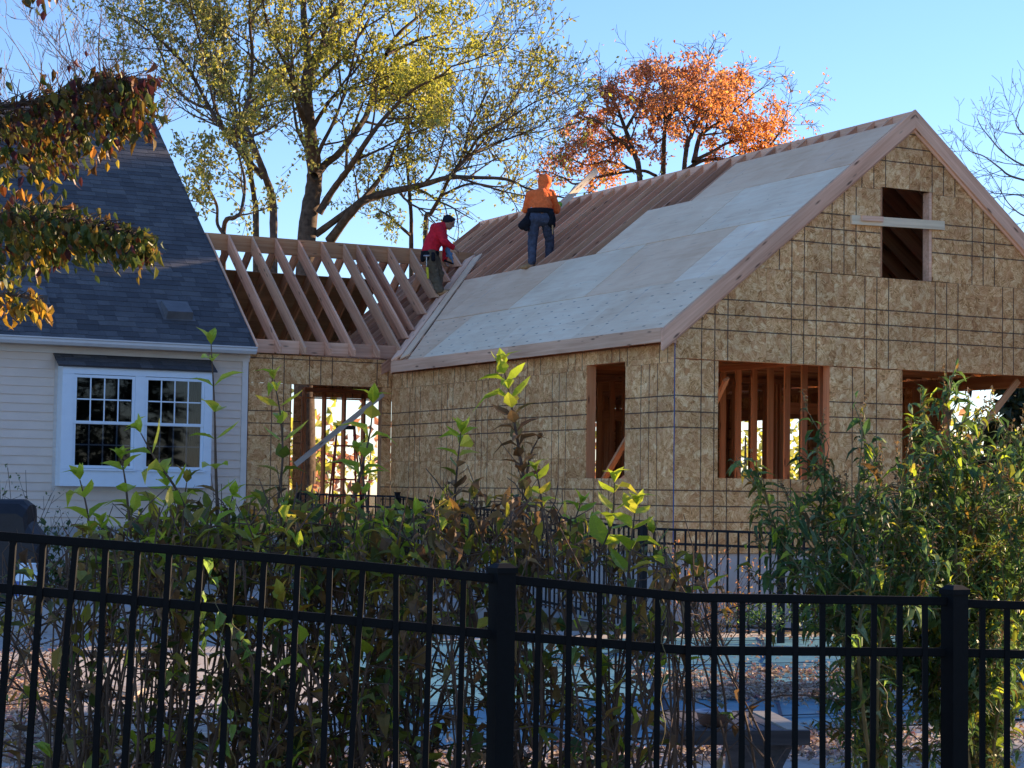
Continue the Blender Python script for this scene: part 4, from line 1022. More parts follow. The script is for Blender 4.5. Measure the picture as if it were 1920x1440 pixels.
def bez(pts, n):              # smooth polyline through points
    pts = [V(p) for p in pts]; out = []
    P = [pts[0]*2-pts[1]]+pts+[pts[-1]*2-pts[-2]]
    for i in range(1, len(P)-2):
        for k_ in range(n):
            t = k_/n; a, b_, c, d = P[i-1], P[i], P[i+1], P[i+2]
            out.append(.5*((2*b_)+(c-a)*t+(2*a-5*b_+4*c-d)*t*t+(3*b_-a-3*c+d)*t**3))
    out.append(pts[-1]); return out
def rv(s=1.0): return V((rnd.gauss(0, s), rnd.gauss(0, s), rnd.gauss(0, s)))

def shoot(pl, pix, D, L, kinds, spacing=.075, start=.0, r0=.007, droop=0.0, shapes=(0, 2, 1), tipcluster=True):
    """an upright shoot: opposite leaf pairs turning a quarter each node"""
    pts = bez([at(x, y, D+dd) for (x, y, *q) in pix for dd in [q[0] if q else 0]], 6)
    pl.stem(pts, r0, .0025)
    ln = [0]
    for a, c in zip(pts, pts[1:]): ln.append(ln[-1]+(c-a).length)
    T = ln[-1]; t = T*start+rnd.uniform(0, spacing); k_ = 0
    ph = rnd.uniform(0, 6.28)
    while t < T-.01:
        i = max(j for j in range(len(ln)) if ln[j] <= t); i = min(i, len(pts)-2); f_ = (t-ln[i])/max(1e-6, ln[i+1]-ln[i]); p = pts[i].lerp(pts[i+1], f_)
        ax = (pts[i+1]-pts[i]).normalized(); sd = ax.cross(FW).normalized(); bk = ax.cross(sd)
        a = ph+k_*1.57
        for s in (0, math.pi):
            dirv = sd*math.cos(a+s)+bk*math.sin(a+s); up_ = .55-droop+rnd.uniform(-.25, .25)
            kd = kinds(t/T) if callable(kinds) else kinds
            pl.leaf(p, dirv+ax*up_, L*(1.28 if kd == 'bright' else 1.0)*rnd.uniform(.75, 1.1)*(1-.35*max(0, (t/T-.85)/.15)), kd, shapes, nrm=ax+rv(.25))
        t += spacing*rnd.uniform(.8, 1.2); k_ += 1
    if tipcluster:
        ax = (pts[-1]-pts[-2]).normalized()
        for j in range(4):
            a = j*1.57+ph; sd = ax.cross(FW).normalized(); dirv = sd*math.cos(a)+ax.cross(sd)*math.sin(a)
            pl.leaf(pts[-1], dirv*.6+ax, L*rnd.uniform(.6, .9), kinds(1.0) if callable(kinds) else kinds, shapes, nrm=dirv*-.5+ax)

# height of the hedge top along the picture's width and how thick it is
HT = [(-90, 1030), (100, 1020), (150, 1000), (250, 965), (300, 945), (420, 945), (480, 930), (560, 920), (640, 930), (700, 940), (760, 950), (800, 925), (840, 895), (880, 900), (905, 935), (940, 920), (965, 890), (990, 895), (1020, 935), (1060, 945), (1120, 950), (1160, 980), (1210, 1000), (1260, 1040), (1310, 1060), (1360, 1075), (1420, 1090)]
def interp(T, x):
    for (a, c), (b_, d) in zip(T, T[1:]):
        if x <= b_: return c+(d-c)*(x-a)/(b_-a)
    return T[-1][1]
def dens(x, y):
    if x < 140: return .10 if y < 1050 else (.30 if y < 1150 else .20)
    if x < 330: return .75 if y < 1100 else (.26 if y < 1240 else .20)
    n_ = .75+.8*NZ.noise(V((x*.013, y*.016, 1.7)))
    if x < 780: return .80*n_+.12 if y < 1100 else (.62*n_+.08 if y < 1200 else (.58*n_ if y < 1320 else .50*n_))
    if x < 1240:
        if 790 < x < 910 and 1260 < y < 1350: return .06
        return .66*n_+.08 if y < 1080 else (.50*n_+.05 if y < 1190 else .40*n_)
    return .75 if y < 1110 else (.16 if y < 1170 else .04)
def hedge(label, x0, x1, kindf, ncane, base_px, extra=None, group='overgrown shrubs along the front fence'):
    bp_ = ground(base_px, 1500); 
    b0 = at(base_px, 1440, 8.7); b0.z = 0
    pl = Plant('overgrown_shrub', label, 'shrub', b0, group)
    if extra: extra(pl)
    for i in range(ncane):
        px = rnd.uniform(x0, x1); D = rnd.choice((rnd.uniform(7.75, 8.6), rnd.uniform(8.2, 9.6)))
        top = interp(HT, px)+abs(rnd.gauss(0, 1))*38+rnd.uniform(0, 20)
        tip = at(px, top, D); q = rnd.uniform(-.35, .35)
        foot = tip.copy(); foot.z = -.02; foot += RT*q*1.1+FW*rnd.uniform(-.2, .3)+(b0-foot)*.60; foot.z = -.02
        mid = foot.lerp(tip, rnd.uniform(.35, .6))+RT*rnd.gauss(0, .20)+FW*rnd.uniform(-.15, .15)-UP*rnd.uniform(0, .12)
        pts = bez([foot, mid, tip], 7); pl.stem(pts, rnd.uniform(.006, .013), .003, 5)
        ax0 = (tip-foot)
        if i % 3 == 0:          # an arching side branch crossing the others
            s0 = pts[rnd.randint(3, 9)]; e_ = s0+RT*rnd.choice((-1, 1))*rnd.uniform(.25, .75)+UP*rnd.uniform(-.10, .38)+FW*rnd.uniform(-.2, .2); q_ = bez([s0, s0.lerp(e_, .5)+UP*rnd.uniform(.03, .14), e_], 5); pl.stem(q_, .006, .002, 4)
            for k_ in range(9):
                c = q_[rnd.randint(2, 10)]+rv(.02); x, y, z_ = proj(c)
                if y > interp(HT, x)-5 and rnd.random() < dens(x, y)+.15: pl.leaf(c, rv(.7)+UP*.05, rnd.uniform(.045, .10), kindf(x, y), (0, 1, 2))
        for k_ in range(20):
            f_ = rnd.uniform(.12, 1.0); j = min(int(f_*14), 13); p = pts[j].lerp(pts[j+1], rnd.random())
            x, y, z_ = proj(p); d = dens(x, y)
            if rnd.random() > d*1.0+.20: continue
            dv = (rv(.6)+UP*.45).normalized(); Lt = rnd.uniform(.10, .30); e_ = p+dv*Lt; m_ = p.lerp(e_, .55)+rv(.02)
            pl.stem([p, m_, e_], .0035, .0016, 4)
            nl = rnd.randint(5, 8)
            for l_ in range(nl):
                t = (l_+.6)/nl; c = p.lerp(e_, t)+rv(.012); x, y, z_ = proj(c)
                if rnd.random() > dens(x, y)+.02 or y < top-12: continue
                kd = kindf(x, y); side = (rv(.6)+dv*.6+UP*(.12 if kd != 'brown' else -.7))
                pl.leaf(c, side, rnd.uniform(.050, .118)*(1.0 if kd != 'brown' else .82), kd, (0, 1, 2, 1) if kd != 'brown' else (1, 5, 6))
    return pl.finish()
def mixk(**w_):
    ks = list(w_); ws = list(w_.values())
    return lambda: rnd.choices(ks, ws)[0]
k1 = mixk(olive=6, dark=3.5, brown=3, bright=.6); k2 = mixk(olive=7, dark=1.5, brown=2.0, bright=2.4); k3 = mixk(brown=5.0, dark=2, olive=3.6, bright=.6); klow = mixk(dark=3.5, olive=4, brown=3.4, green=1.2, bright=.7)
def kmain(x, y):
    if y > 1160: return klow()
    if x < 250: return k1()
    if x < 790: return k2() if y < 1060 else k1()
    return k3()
def ex1(pl):
    shoot(pl, [(172, 1040), (164, 960), (150, 900)], 8.4, .115, 'bright', .085, .2, droop=.0)
    shoot(pl, [(246, 1010), (236, 910), (228, 862)], 8.5, .105, 'bright', .085, .2)
    shoot(pl, [(205, 1120), (195, 1040), (190, 985)], 8.3, .10, 'bright', .08, .3)
def ex2(pl):
    shoot(pl, [(410, 1010), (405, 880), (402, 760), (396, 646)], 8.6, .118, lambda t: 'bright' if t > .25 or rnd.random() < .6 else 'olive', .112, .12, r0=.009, shapes=(0, 2, 0), droop=.1)
    shoot(pl, [(372, 1010), (332, 920), (292, 862), (264, 812)], 8.4, .125, 'bright', .095, .15, r0=.008)
    shoot(pl, [(440, 1030), (430, 970), (436, 930)], 8.4, .10, 'bright', .08, .3); shoot(pl, [(350, 1010), (345, 950), (350, 905)], 8.7, .11, lambda t: 'olive', .08, .2)
    shoot(pl, [(300, 1000), (318, 940), (310, 900)], 8.9, .10, 'bright', .08, .3)
    shoot(pl, [(500, 1130), (494, 1060), (478, 1015)], 8.1, .115, 'bright', .08, .35)
def ex3(pl):
    shoot(pl, [(520, 960), (530, 860), (526, 780), (514, 712)], 8.7, .11, lambda t: 'bright' if t > .45 else rnd.choice(('olive', 'brown')), .072, .1)
    shoot(pl, [(655, 960), (678, 880), (694, 810), (699, 757)], 8.6, .118, lambda t: 'bright' if t > .3 else 'olive', .078, .1)
    shoot(pl, [(735, 1060), (757, 1010), (777, 968)], 8.2, .125, 'bright', .075, .25); shoot(pl, [(690, 960), (680, 890), (672, 850)], 8.8, .10, 'bright', .08, .2)
    shoot(pl, [(600, 1290), (558, 1200), (528, 1120)], 7.7, .115, lambda t: rnd.choice(('bright', 'amber')), .10, .15)
def ex4(pl):
    shoot(pl, [(850, 980), (856, 890), (864, 812)], 8.6, .105, lambda t: 'bright' if t > .62 else rnd.choice(('brown', 'brown', 'olive')), .045, .1)
    shoot(pl, [(992, 960), (976, 860), (958, 755), (944, 690)], 8.5, .118, lambda t: 'bright' if t > .72 else 'brown', .036, .1, r0=.009, shapes=(0, 1, 2))
    shoot(pl, [(1020, 1000), (1014, 930), (1006, 885)], 8.4, .09, 'bright', .07, .4); shoot(pl, [(985, 900), (996, 850), (1008, 825)], 8.6, .06, 'brown', .04, .1)
def ex5(pl):
    shoot(pl, [(1112, 1070), (1146, 985), (1152, 905)], 8.3, .125, 'bright', .085, .15, r0=.008)
    shoot(pl, [(1176, 1110), (1184, 1015), (1192, 950)], 8.2, .122, 'bright', .08, .15); shoot(pl, [(1225, 1100), (1235, 1040), (1225, 1000)], 8.5, .10, lambda t: rnd.choice(('bright', 'olive')), .08, .2)
    shoot(pl, [(1330, 1130), (1312, 1080), (1300, 1060)], 8.3, .10, lambda t: rnd.choice(('bright', 'olive')), .07, .2); shoot(pl, [(1090, 1090), (1075, 1000), (1088, 945)], 8.7, .10, 'bright', .08, .4)
    shoot(pl, [(1140, 1340), (1135, 1290), (1128, 1255)], 8.3, .11, 'bright', .07, .3)
hedge('thin bare twigged shrub at the left picture edge, in front of the covered grill', -90, 150, kmain, 20, 40)
hedge('shrub with three short pale shoots just below the left corner of the boxed window', 130, 330, kmain, 26, 210, ex1)
hedge('shrub with the tallest upright yellow green shoot, in front of the boxed window', 300, 560, kmain, 40, 410, ex2)
hedge('dense olive shrub with leafy shoots in front of the doorless opening', 530, 790, kmain, 42, 640, ex3)
hedge('half withered brown shrub with one green topped stalk, behind the middle fence post', 770, 1030, kmain, 36, 890, ex4)
hedge('shrub with broad bright leaves in front of the blue taped house corner', 1000, 1330, kmain, 38, 1150, ex5)

# ---- butterfly bush at the right: long stems, narrow leaves, dead flower spikes
def bushR(label, stems, base_px, D0, extra_n):
    b0 = at(base_px, 1440, D0); b0.z = 0
    pl = Plant('butterfly_bush', label, 'shrub', b0, 'tall bushes with narrow leaves at the right', 'stem')
    def spike(p, d, L):
        pl.stem([p, p+d*L*.5+rv(.006), p+d*L], .003, .001, 4)
        for k_ in range(10): pl.leaf(p+d*L*k_/10+rv(.005), rv(.5)+d, .022, 'brown', (5,))
    for pix in stems:
        D = D0+rnd.uniform(-.5, .5); pts = bez([b0+rv(.05)*1.0]+[at(x, y, D+rnd.uniform(-.1, .1)) for x, y in pix], 8); pts[0].z = -.02
        pl.stem(pts, .011, .003)
        n = len(pts)
        for i in range(3, n-1):
            ax = (pts[i+1]-pts[i]).normalized()
            for k_ in range((2 if i % 2 else 3) if extra_n else (1 if i % 2 else 2)):
                p = pts[i].lerp(pts[i+1], rnd.random()); dv = (rv(.65)+ax*.75+UP*.25).normalized(); Lt = rnd.uniform(.12, .42)*(1.2-.6*i/n); e_ = p+dv*Lt; m_ = p.lerp(e_, .5)+rv(.02)
                pl.stem([p, m_, e_], .004, .0016, 4)
                nl = int(Lt/(.036 if extra_n else .042))+3
                for l_ in range(nl):
                    t = (l_+.5)/nl; c = p.lerp(e_, t); pl.leaf(c, rv(.55)+dv*.55-UP*.25, rnd.uniform(.05, .13)*(1-.35*t), rnd.choices(('green', 'olive', 'dark', 'bright'), (7, 1.4, 1.6, .7))[0], (3, 4, 3, 1))
                if rnd.random() < .22: spike(e_, (dv+UP*.6).normalized(), rnd.uniform(.06, .13))
        spike(pts[-1], (pts[-1]-pts[-2]).normalized(), .16)
    return pl.finish()
bushR('bush with dark flower spikes left of the last fence post, below the gable windows', [[(1600, 1250), (1490, 1080), (1425, 900)], [(1600, 1240), (1550, 1050), (1545, 830)], [(1610, 1200), (1602, 1020), (1618, 800)], [(1600, 1250), (1560, 1120), (1490, 960)], [(1610, 1240), (1640, 1060), (1650, 900)], [(1620, 1180), (1600, 1080), (1570, 930)], [(1630, 1220), (1540, 1120), (1455, 1010)], [(1640, 1230), (1670, 1080), (1700, 850)], [(1650, 1330), (1680, 1260), (1710, 1200)], [(1640, 1180), (1690, 1060), (1720, 960)], [(1650, 1200), (1700, 1120), (1740, 1040)], [(1600, 1160), (1590, 1040), (1580, 950)]], 1655, 9.0, 0)
bushR('tallest dense green bush at the right picture edge, behind the last fence post', [[(1790, 1200), (1760, 1000), (1735, 800)], [(1800, 1200), (1790, 960), (1775, 745)], [(1830, 1250), (1830, 1000), (1815, 790)], [(1850, 1200), (1870, 1020), (1880, 850)], [(1870, 1250), (1900, 1050), (1915, 820)], [(1780, 1230), (1730, 1080), (1690, 930)], [(1840, 1230), (1800, 1060), (1780, 900)], [(1890, 1200), (1930, 1050), (1950, 900)], [(1860, 1230), (1850, 1100), (1840, 960)], [(1800, 1300), (1760, 1190), (1720, 1080)], [(1880, 1300), (1900, 1160), (1910, 1010)], [(1810, 1380), (1830, 1300), (1860, 1220)], [(1770, 1370), (1740, 1290), (1720, 1230)], [(1850, 1250), (1880, 1120), (1890, 940)]], 1830, 9.4, 1)

# ---- bindweed climbing the fence
def vine(label, runs, group='bindweed vines climbing the front fence'):
    p0 = at(*runs[0][0]); pl = Plant('bindweed_vine', label, 'vine', (p0.x, p0.y, 0), group, 'stem')
    for run in runs:
        pts = bez([at(*q)+rv(.01) for q in run], 8)
        pts = [p+RT*.012*math.sin(i*1.1)+FW*.012*math.cos(i*1.1) for i, p in enumerate(pts)]
        pl.stem(pts, .0022, .0012, 4)
        for i in range(2, len(pts), 2):
            if rnd.random() < .62: pl.leaf(pts[i], rv(.7)-UP*.5, rnd.uniform(.035, .075), 'vine', (5, 6, 2))
    pl.finish()
vine('pale green bindweed wound round the pickets at the left of the fence', [[(430, 1440, 7.1), (425, 1330, 7.08), (418, 1200, 7.06), (405, 1090, 7.06), (392, 1050, 7.1)], [(440, 1130, 7.1), (450, 1200, 7.2), (475, 1260, 7.3)], [(425, 1300, 7.08), (380, 1210, 7.1), (370, 1120, 7.1)]])
vine('dry bindweed threads twisted round the pickets beside the last fence post', [[(1685, 1400, 7.58), (1650, 1290, 7.58), (1600, 1200, 7.56), (1570, 1180, 7.55)], [(1600, 1440, 7.5), (1590, 1300, 7.55), (1620, 1190, 7.55)], [(1235, 1400, 7.32), (1240, 1230, 7.32), (1236, 1120, 7.32)]])

# ---- dogwood reaching in from the left
DG = Plant('dogwood_tree', 'dogwood branches with drooping maroon, green and amber leaves reaching in from the left', 'tree', (at(-330, 900, 11).x, at(-330, 900, 11).y, 0), None, 'bark')
trunk = [V((DG.o.location.x, DG.o.location.y, -.03)), at(-300, 700, 11.0), at(-280, 420, 11.1), at(-240, 60, 11.2), at(-210, -200, 11.2)]
tm = MB(); tp = bez(trunk, 8); tm.tube(tp, [.11-.08*i/len(tp) for i in range(len(tp))], 9); tm.build('trunk', M['bark'], DG.o)
def spray(pix, D, topk, lowk, n, Lr, hang, spread):
    """one flat layered branch with leaves hanging below its twigs"""
    br = bez([at(x, y, D+dz) for x, y, dz in pix], 8); DG.stem(br, .022, .005, 6)
    for i in range(n):
        f_ = rnd.random()**.8; j = min(int(f_*(len(br)-1)), len(br)-2); p = br[j].lerp(br[j+1], rnd.random())
        dv = RT*rnd.uniform(-.2, 1.0)+FW*rnd.uniform(-1, 1)+UP*rnd.uniform(-.25, .35); Lt = rnd.uniform(.08, spread)*(1.15-.7*f_); e_ = p+dv.normalized()*Lt
        if rnd.random() < .85: DG.stem([p, p.lerp(e_, .5)+UP*.015, e_], .004, .0018, 4)
        e_ = e_-UP*rnd.random()**1.5*hang*(1.15-.6*f_)
        for k_ in range(2):
            low = (p.z-e_.z)/hang; kd = lowk() if rnd.random() < low*1.2 else topk()
            DG.leaf(e_+rv(.03), -UP*1.0+rv(.30)+RT*.12, rnd.uniform(*Lr), kd, (0, 2, 1, 6), nrm=FW*-1+rv(.6))
tk1 = mixk(maroon=6, dogwood=4.5); lk1 = mixk(amber=1.3, maroon=2.2, dogwood=5)  # amber among the hanging leaves puts a backlit glow into their colour
spray([(-240, 300, 0), (-40, 215, .1), (90, 185, .1), (190, 158, .0), (248, 160, -.1)], 11.0, tk1, lk1, 560, (.038, .088), .42, .40)
spray([(-240, 330, 0), (-40, 250, .2), (60, 210, .3), (130, 180, .3)], 11.2, tk1, lk1, 330, (.038, .088), .50, .42)
tk2 = mixk(dogwood=8, maroon=.8); lk2 = mixk(dogwood=6, amber=1.0, maroon=.5)
spray([(-240, 480, 0), (-30, 420, 0), (100, 412, .1), (200, 430, .1), (268, 448, 0)], 10.8, tk2, lk2, 350, (.038, .088), .20, .24)
spray([(-240, 500, 0), (-40, 430, .2), (50, 400, .2), (120, 395, .2)], 11.0, tk2, lk2, 300, (.038, .088), .42, .26)
spray([(-240, 560, 0), (-80, 560, 0), (20, 553, 0), (74, 566, 0)], 10.7, mixk(amber=6, dogwood=2), mixk(amber=8), 46, (.05, .095), .10, .12)
spray([(-200, -120, 0), (20, -50, 0), (80, -8, 0)], 10.9, mixk(maroon=8), mixk(maroon=5, amber=.6), 22, (.06, .085), .08, .10)
DG.finish(stem_name='branch')

# ---- low planting against the old house
def bed_shrub(label, name, px, py, D, w_, h_, kinds, n, L, shapes, group=None):
    c = at(px, py, D); pl = Plant(name, label, 'shrub', (c.x, c.y, .28), group)
    for i in range(n):
        u = rv(.5); u.z = abs(u.z); p = V((c.x, c.y, .28))+RT*u.x*w_+FW*u.y*w_*.6+UP*min(1.25, u.z+rnd.random()*.35)*h_
        if i % 6 == 0: pl.stem([V((c.x, c.y, .27))+rv(.04)*w_, p], .006, .002, 4)
        pl.leaf(p, rv(.6)+UP*.1, rnd.uniform(.6, 1.2)*L, kinds(), shapes)
    pl.finish(120)
bed_shrub('dark glossy leaved shrub under the boxed window, right of the grill', 'broadleaf_shrub', 128, 1010, 25.5, .55, .75, mixk(dark=6, green=2), 320, .12, (2, 5, 0))
bed_shrub('small purple tinged shrub under the middle of the boxed window', 'broadleaf_shrub', 215, 1010, 26, .35, .72, mixk(maroon=6, dark=3), 200, .06, (0, 2))
bed_shrub('clipped dark evergreen at the corner of the cream house', 'evergreen_shrub', 455, 960, 28.5, .62, .95, mixk(dark=7, green=1), 900, .05, (3, 4))
def twiggy(label, px, py, D, h_, w_, n, leafk=None):
    c = at(px, py, D); pl = Plant('bare_shrub', label, 'shrub', (c.x, c.y, .28), 'bare twiggy shrubs against the old house')
    for i in range(n):
        a = V((c.x, c.y, .27))+RT*rnd.uniform(-.2, .2)*w_; e_ = a+RT*rnd.uniform(-1, 1)*w_+UP*h_*rnd.uniform(.5, 1)+FW*rnd.uniform(-.3, .3); m_ = a.lerp(e_, .5)+rv(.06)
        q = bez([a, m_, e_], 5); pl.stem(q, .008, .003, 4)
        for k_ in range(5):
            p = q[rnd.randint(3, 9)]; d = rv(.5)+UP*.6; f_ = p+d*rnd.uniform(.12, .3); pl.stem([p, f_], .004, .002, 4)
            if leafk and rnd.random() < .8:
                for _ in range(3): pl.leaf(f_+rv(.03), rv(.6), .06, leafk(), (0, 2))
    pl.finish(100)
twiggy('bare twigged shrub with a few small leaves behind the covered grill', 48, 930, 27.5, 1.75, .75, 13, mixk(dark=4, green=4))
twiggy('bare twigged shrub at the right corner of the cream house', 395, 950, 30, 1.5, .55, 14)
c = at(1335, 1140, 21.8); pl = Plant('rusty_shrub', 'small shrub of rust coloured dry sprigs in front of the yard fence', 'shrub', (c.x, c.y, 0))
for i in range(46):
    a = V((c.x, c.y, 0))+rv(.1); a.z = 0; e_ = V((c.x, c.y, 0))+RT*rnd.uniform(-.62, .62)+FW*rnd.uniform(-.3, .3)+UP*rnd.uniform(.5, 1.22); q = bez([a, a.lerp(e_, .5)+rv(.05), e_], 5); pl.stem(q, .006, .002, 4)
    for k_ in range(13): pl.leaf(q[rnd.randint(4, 10)]+rv(.035), rv(.5)+UP*.4, rnd.uniform(.03, .055), 'rustleaf' if rnd.random() < .7 else 'amber', (0, 1, 3))
pl.finish(150)
bed_shrub('low green plant on the ground by the yard fence', 'low_plant', 1440, 1170, 22.0, .5, .25, mixk(green=6, vine=2), 220, .07, (0, 2, 5))

# ---- fallen leaves
def litter(name, mat, n, pick, Lr, zf):
    m = MB()
    for i in range(n):
        p = pick()
        if p is None: continue
        a = rnd.uniform(0, 6.28); d = V((math.cos(a), math.sin(a), rnd.uniform(-.15, .35))); p.z = zf(p)+.012
        m.leaf(p, d, UP+rv(.35), rnd.uniform(*Lr), rnd.uniform(.3, .6)*.08, rnd.uniform(-.5, 1.2), rnd.uniform(.1, .6), full=True)
    tag(m.build(name, mat), 'dry fallen leaves scattered over the deck and the pool cover', 'fallen leaves', kind='stuff')
LT = mat_leaf('leaf_litter', [(0, (.16, .10, .075)), (.3, (.30, .19, .13)), (.55, (.42, .31, .24)), (.8, (.52, .43, .37)), (.93, (.30, .12, .12)), (1, (.55, .38, .16))], .15, .7)
BANDS = [(1258, 1560, 1298, 9, 2600), (1180, 1470, 1268, 4, 260), (1400, 1640, 1262, 5, 300), (1500, 1920, 1290, 22, 900), (860, 1560, 1240, 16, 300), (1240, 1430, 1415, 6, 260), (1450, 1640, 1395, 14, 700), (1560, 1920, 1400, 30, 900), (0, 120, 1290, 40, 1300), (0, 300, 1400, 30, 1800), (100, 480, 1345, 45, 420), (500, 1240, 1425, 14, 800), (1280, 1900, 1188, 8, 500), (0, 360, 1195, 25, 260)]
def pick():
    b_ = rnd.choices(BANDS, [q[4] for q in BANDS])[0]; return ground(rnd.uniform(b_[0], b_[1]), rnd.gauss(b_[2], b_[3]), .02)
litter('fallen_leaves', LT, 9000, pick, (.04, .085), lambda p: .025)

# ================================================================== TREES BEHIND THE HOUSES
TL = {
 'yellow': mat_leaf('leaf_autumn_yellow', [(0, (.28, .29, .05)), (.4, (.42, .42, .07)), (.75, (.54, .50, .08)), (1, (.32, .36, .08))], .5, .5),
 'sage': mat_leaf('leaf_grey_green', [(0, (.15, .17, .06)), (.5, (.28, .29, .09)), (.85, (.38, .36, .11)), (1, (.44, .36, .10))], .45, .5),
 'orange': mat_leaf('leaf_autumn_orange', [(0, (.50, .17, .06)), (.5, (.64, .27, .08)), (.8, (.74, .38, .11)), (1, (.48, .14, .08))], .55, .5),
 'rust': mat_leaf('leaf_autumn_rust', [(0, (.26, .10, .075)), (.5, (.42, .17, .11)), (1, (.56, .28, .17))], .45, .5),
 'needle': mat_leaf('conifer_needle', [(0, (.012, .028, .014)), (.6, (.025, .05, .022)), (1, (.05, .08, .03))], .15, .6),
}
class Tree:
    def __init__(s, name, label, base, bark='bark', group=None):
        s.o = thing(name, label, 'tree', (base.x, base.y, 0), group); s.tr = MB(); s.tw = MB(); s.lv = {}; s.bark = bark
    def limb(s, pix, D, w0, w1, dz=0.0, trunk=False):
        ph = rnd.uniform(0, 6); pts = []
        n = len(pix)
        for i, (x, y) in enumerate(pix):
            pts.append(at(x, y, D+dz*i/(n-1)+(.5*math.sin(ph+i*1.3) if 0 < i else 0)))
        pts = bez(pts, 5); m = len(pts); k_ = D/FPX/2
        r = [(w0+(w1-w0)*(i/(m-1))**.85)*k_*rnd.uniform(.92, 1.08) for i in range(m)]
        (s.tr if (trunk or w0 > 14) else s.tw).tube(pts, r, 8 if w0 > 10 else 5, False)
        return pts, r
    def grow(s, p, d, L, r, lev, leaf, up=.25, wig=.22, n_sub=(4, 4), minr=.006):
        n = 5; pts = [p]; q = p; dd = d.normalized()
        for i in range(n):
            dd = (dd+rv(wig*.5)+UP*up*.22).normalized(); q = q+dd*(L/n); pts.append(q)
        s.tw.tube(pts, [max(minr, r*(1-.75*i/n)) for i in range(n+1)], 4 if lev > 1 else 3, False)
        if lev <= 1 and leaf: leaf(s, pts)
        if lev > 0:
            k_ = n_sub[0] if lev > 1 else n_sub[1]
            for i in range(k_):
                f_ = rnd.uniform(.25, 1.0)*n; j = min(int(f_), n-1); b_ = pts[j].lerp(pts[j+1], f_-j)
                ax = (pts[j+1]-pts[j]).normalized(); side = rv(1.0); side = (side-ax*side.dot(ax)).normalized()
                s.grow(b_, ax*rnd.uniform(.6, 1.0)+side*rnd.uniform(.45, .9), L*rnd.uniform(.38, .62), r*.5, lev-1, leaf, up, wig, n_sub, minr)
    def dress(s, pts, r, n1, L1, leaf, start=.25, lev=2, up=.25, n_sub=(4, 4), minr=.006):
        m = len(pts)
        for i in range(n1):
            f_ = (start+(1-start)*(i+rnd.random())/n1)*(m-1); j = min(int(f_), m-2); b_ = pts[j].lerp(pts[j+1], f_-j); ax = (pts[j+1]-pts[j]).normalized()
            side = rv(1.0); side = (side-ax*side.dot(ax)).normalized()
            s.grow(b_, ax*rnd.uniform(.5, 1.0)+side*rnd.uniform(.5, .9), rnd.uniform(*L1), max(minr, r[j]*.5), lev, leaf, up, n_sub=n_sub, minr=minr)
        s.grow(pts[-1], pts[-1]-pts[-2], L1[1]*.8, r[-1], lev, leaf, up, n_sub=n_sub, minr=minr)
    def add(s, kind, p, d, L, wd): s.lv.setdefault(kind, MB()).leaf(p, d, rv(1)+UP*.4, L, wd, rnd.uniform(-.3, .9), rnd.uniform(.1, .5), full=False)
    def finish(s):
        if s.tr.v: s.tr.build('trunk', M[s.bark], s.o, smooth=True)
        if s.tw.v: tag(s.tw.build('branches', M[s.bark], s.o), kind='stuff')
        if s.lv:
            A = MB(); mats = []
            for kd, m in s.lv.items(): A.cur = len(mats); mats.append(TL[kd]); A.add(m.v, m.f)
            tag(A.build('crown', mats, s.o), kind='stuff')
def gb(px, D):
    p = at(px, 900, D); return p

def leafer(dens_, pickk, size, per=6):
    def f(t, pts):
        for a, c in zip(pts[1:], pts[2:]):
            for _ in range(per):
                p = a.lerp(c, rnd.random())+rv(.07); x, y, z = proj(p)
                if rnd.random() < dens_(x, y): t.add(pickk(x, y), p, rv(.7)-UP*.35, rnd.uniform(*size), rnd.uniform(*size)*.6)
    return f
def dY(x, y):
    d = .16
    if 470 < x < 900 and y < 250: d = .55 if x > 690 else .38
    elif x < 470 and y < 300: d = .24
    elif y < 330 and x < 800: d = .30
    if x > 600 and y > 235: d = min(d, .17)
    if x > 850 and y > 120: d = min(d, .07)
    return d*(.45+.9*max(0, NZ.noise(V((x*.018, y*.018, 3.1)))+.45))
def kY(x, y):  # sunlit upper right put into leaf colour: yellow there, grey-green elsewhere
    f_ = max(0, min(1, (x-430)/330))*max(.25, min(1, (330-y)/180)); return 'yellow' if rnd.random() < .12+.85*f_ else 'sage'
LY = leafer(dY, kY, (.08, .145), 7)
YD = 48.0
t = Tree('maple_tree', 'tallest tree with the thickest trunk and a yellow green crown behind the connecting wing', gb(580, YD))
tp_, tr_ = t.limb([(570, 905), (571, 640), (575, 446), (588, 354), (589, 312), (582, 250), (575, 167), (577, 104), (569, 20), (574, -70)], YD, 48, 8, trunk=True)
t.dress(tp_, tr_, 9, (1.8, 3.4), LY, .5)
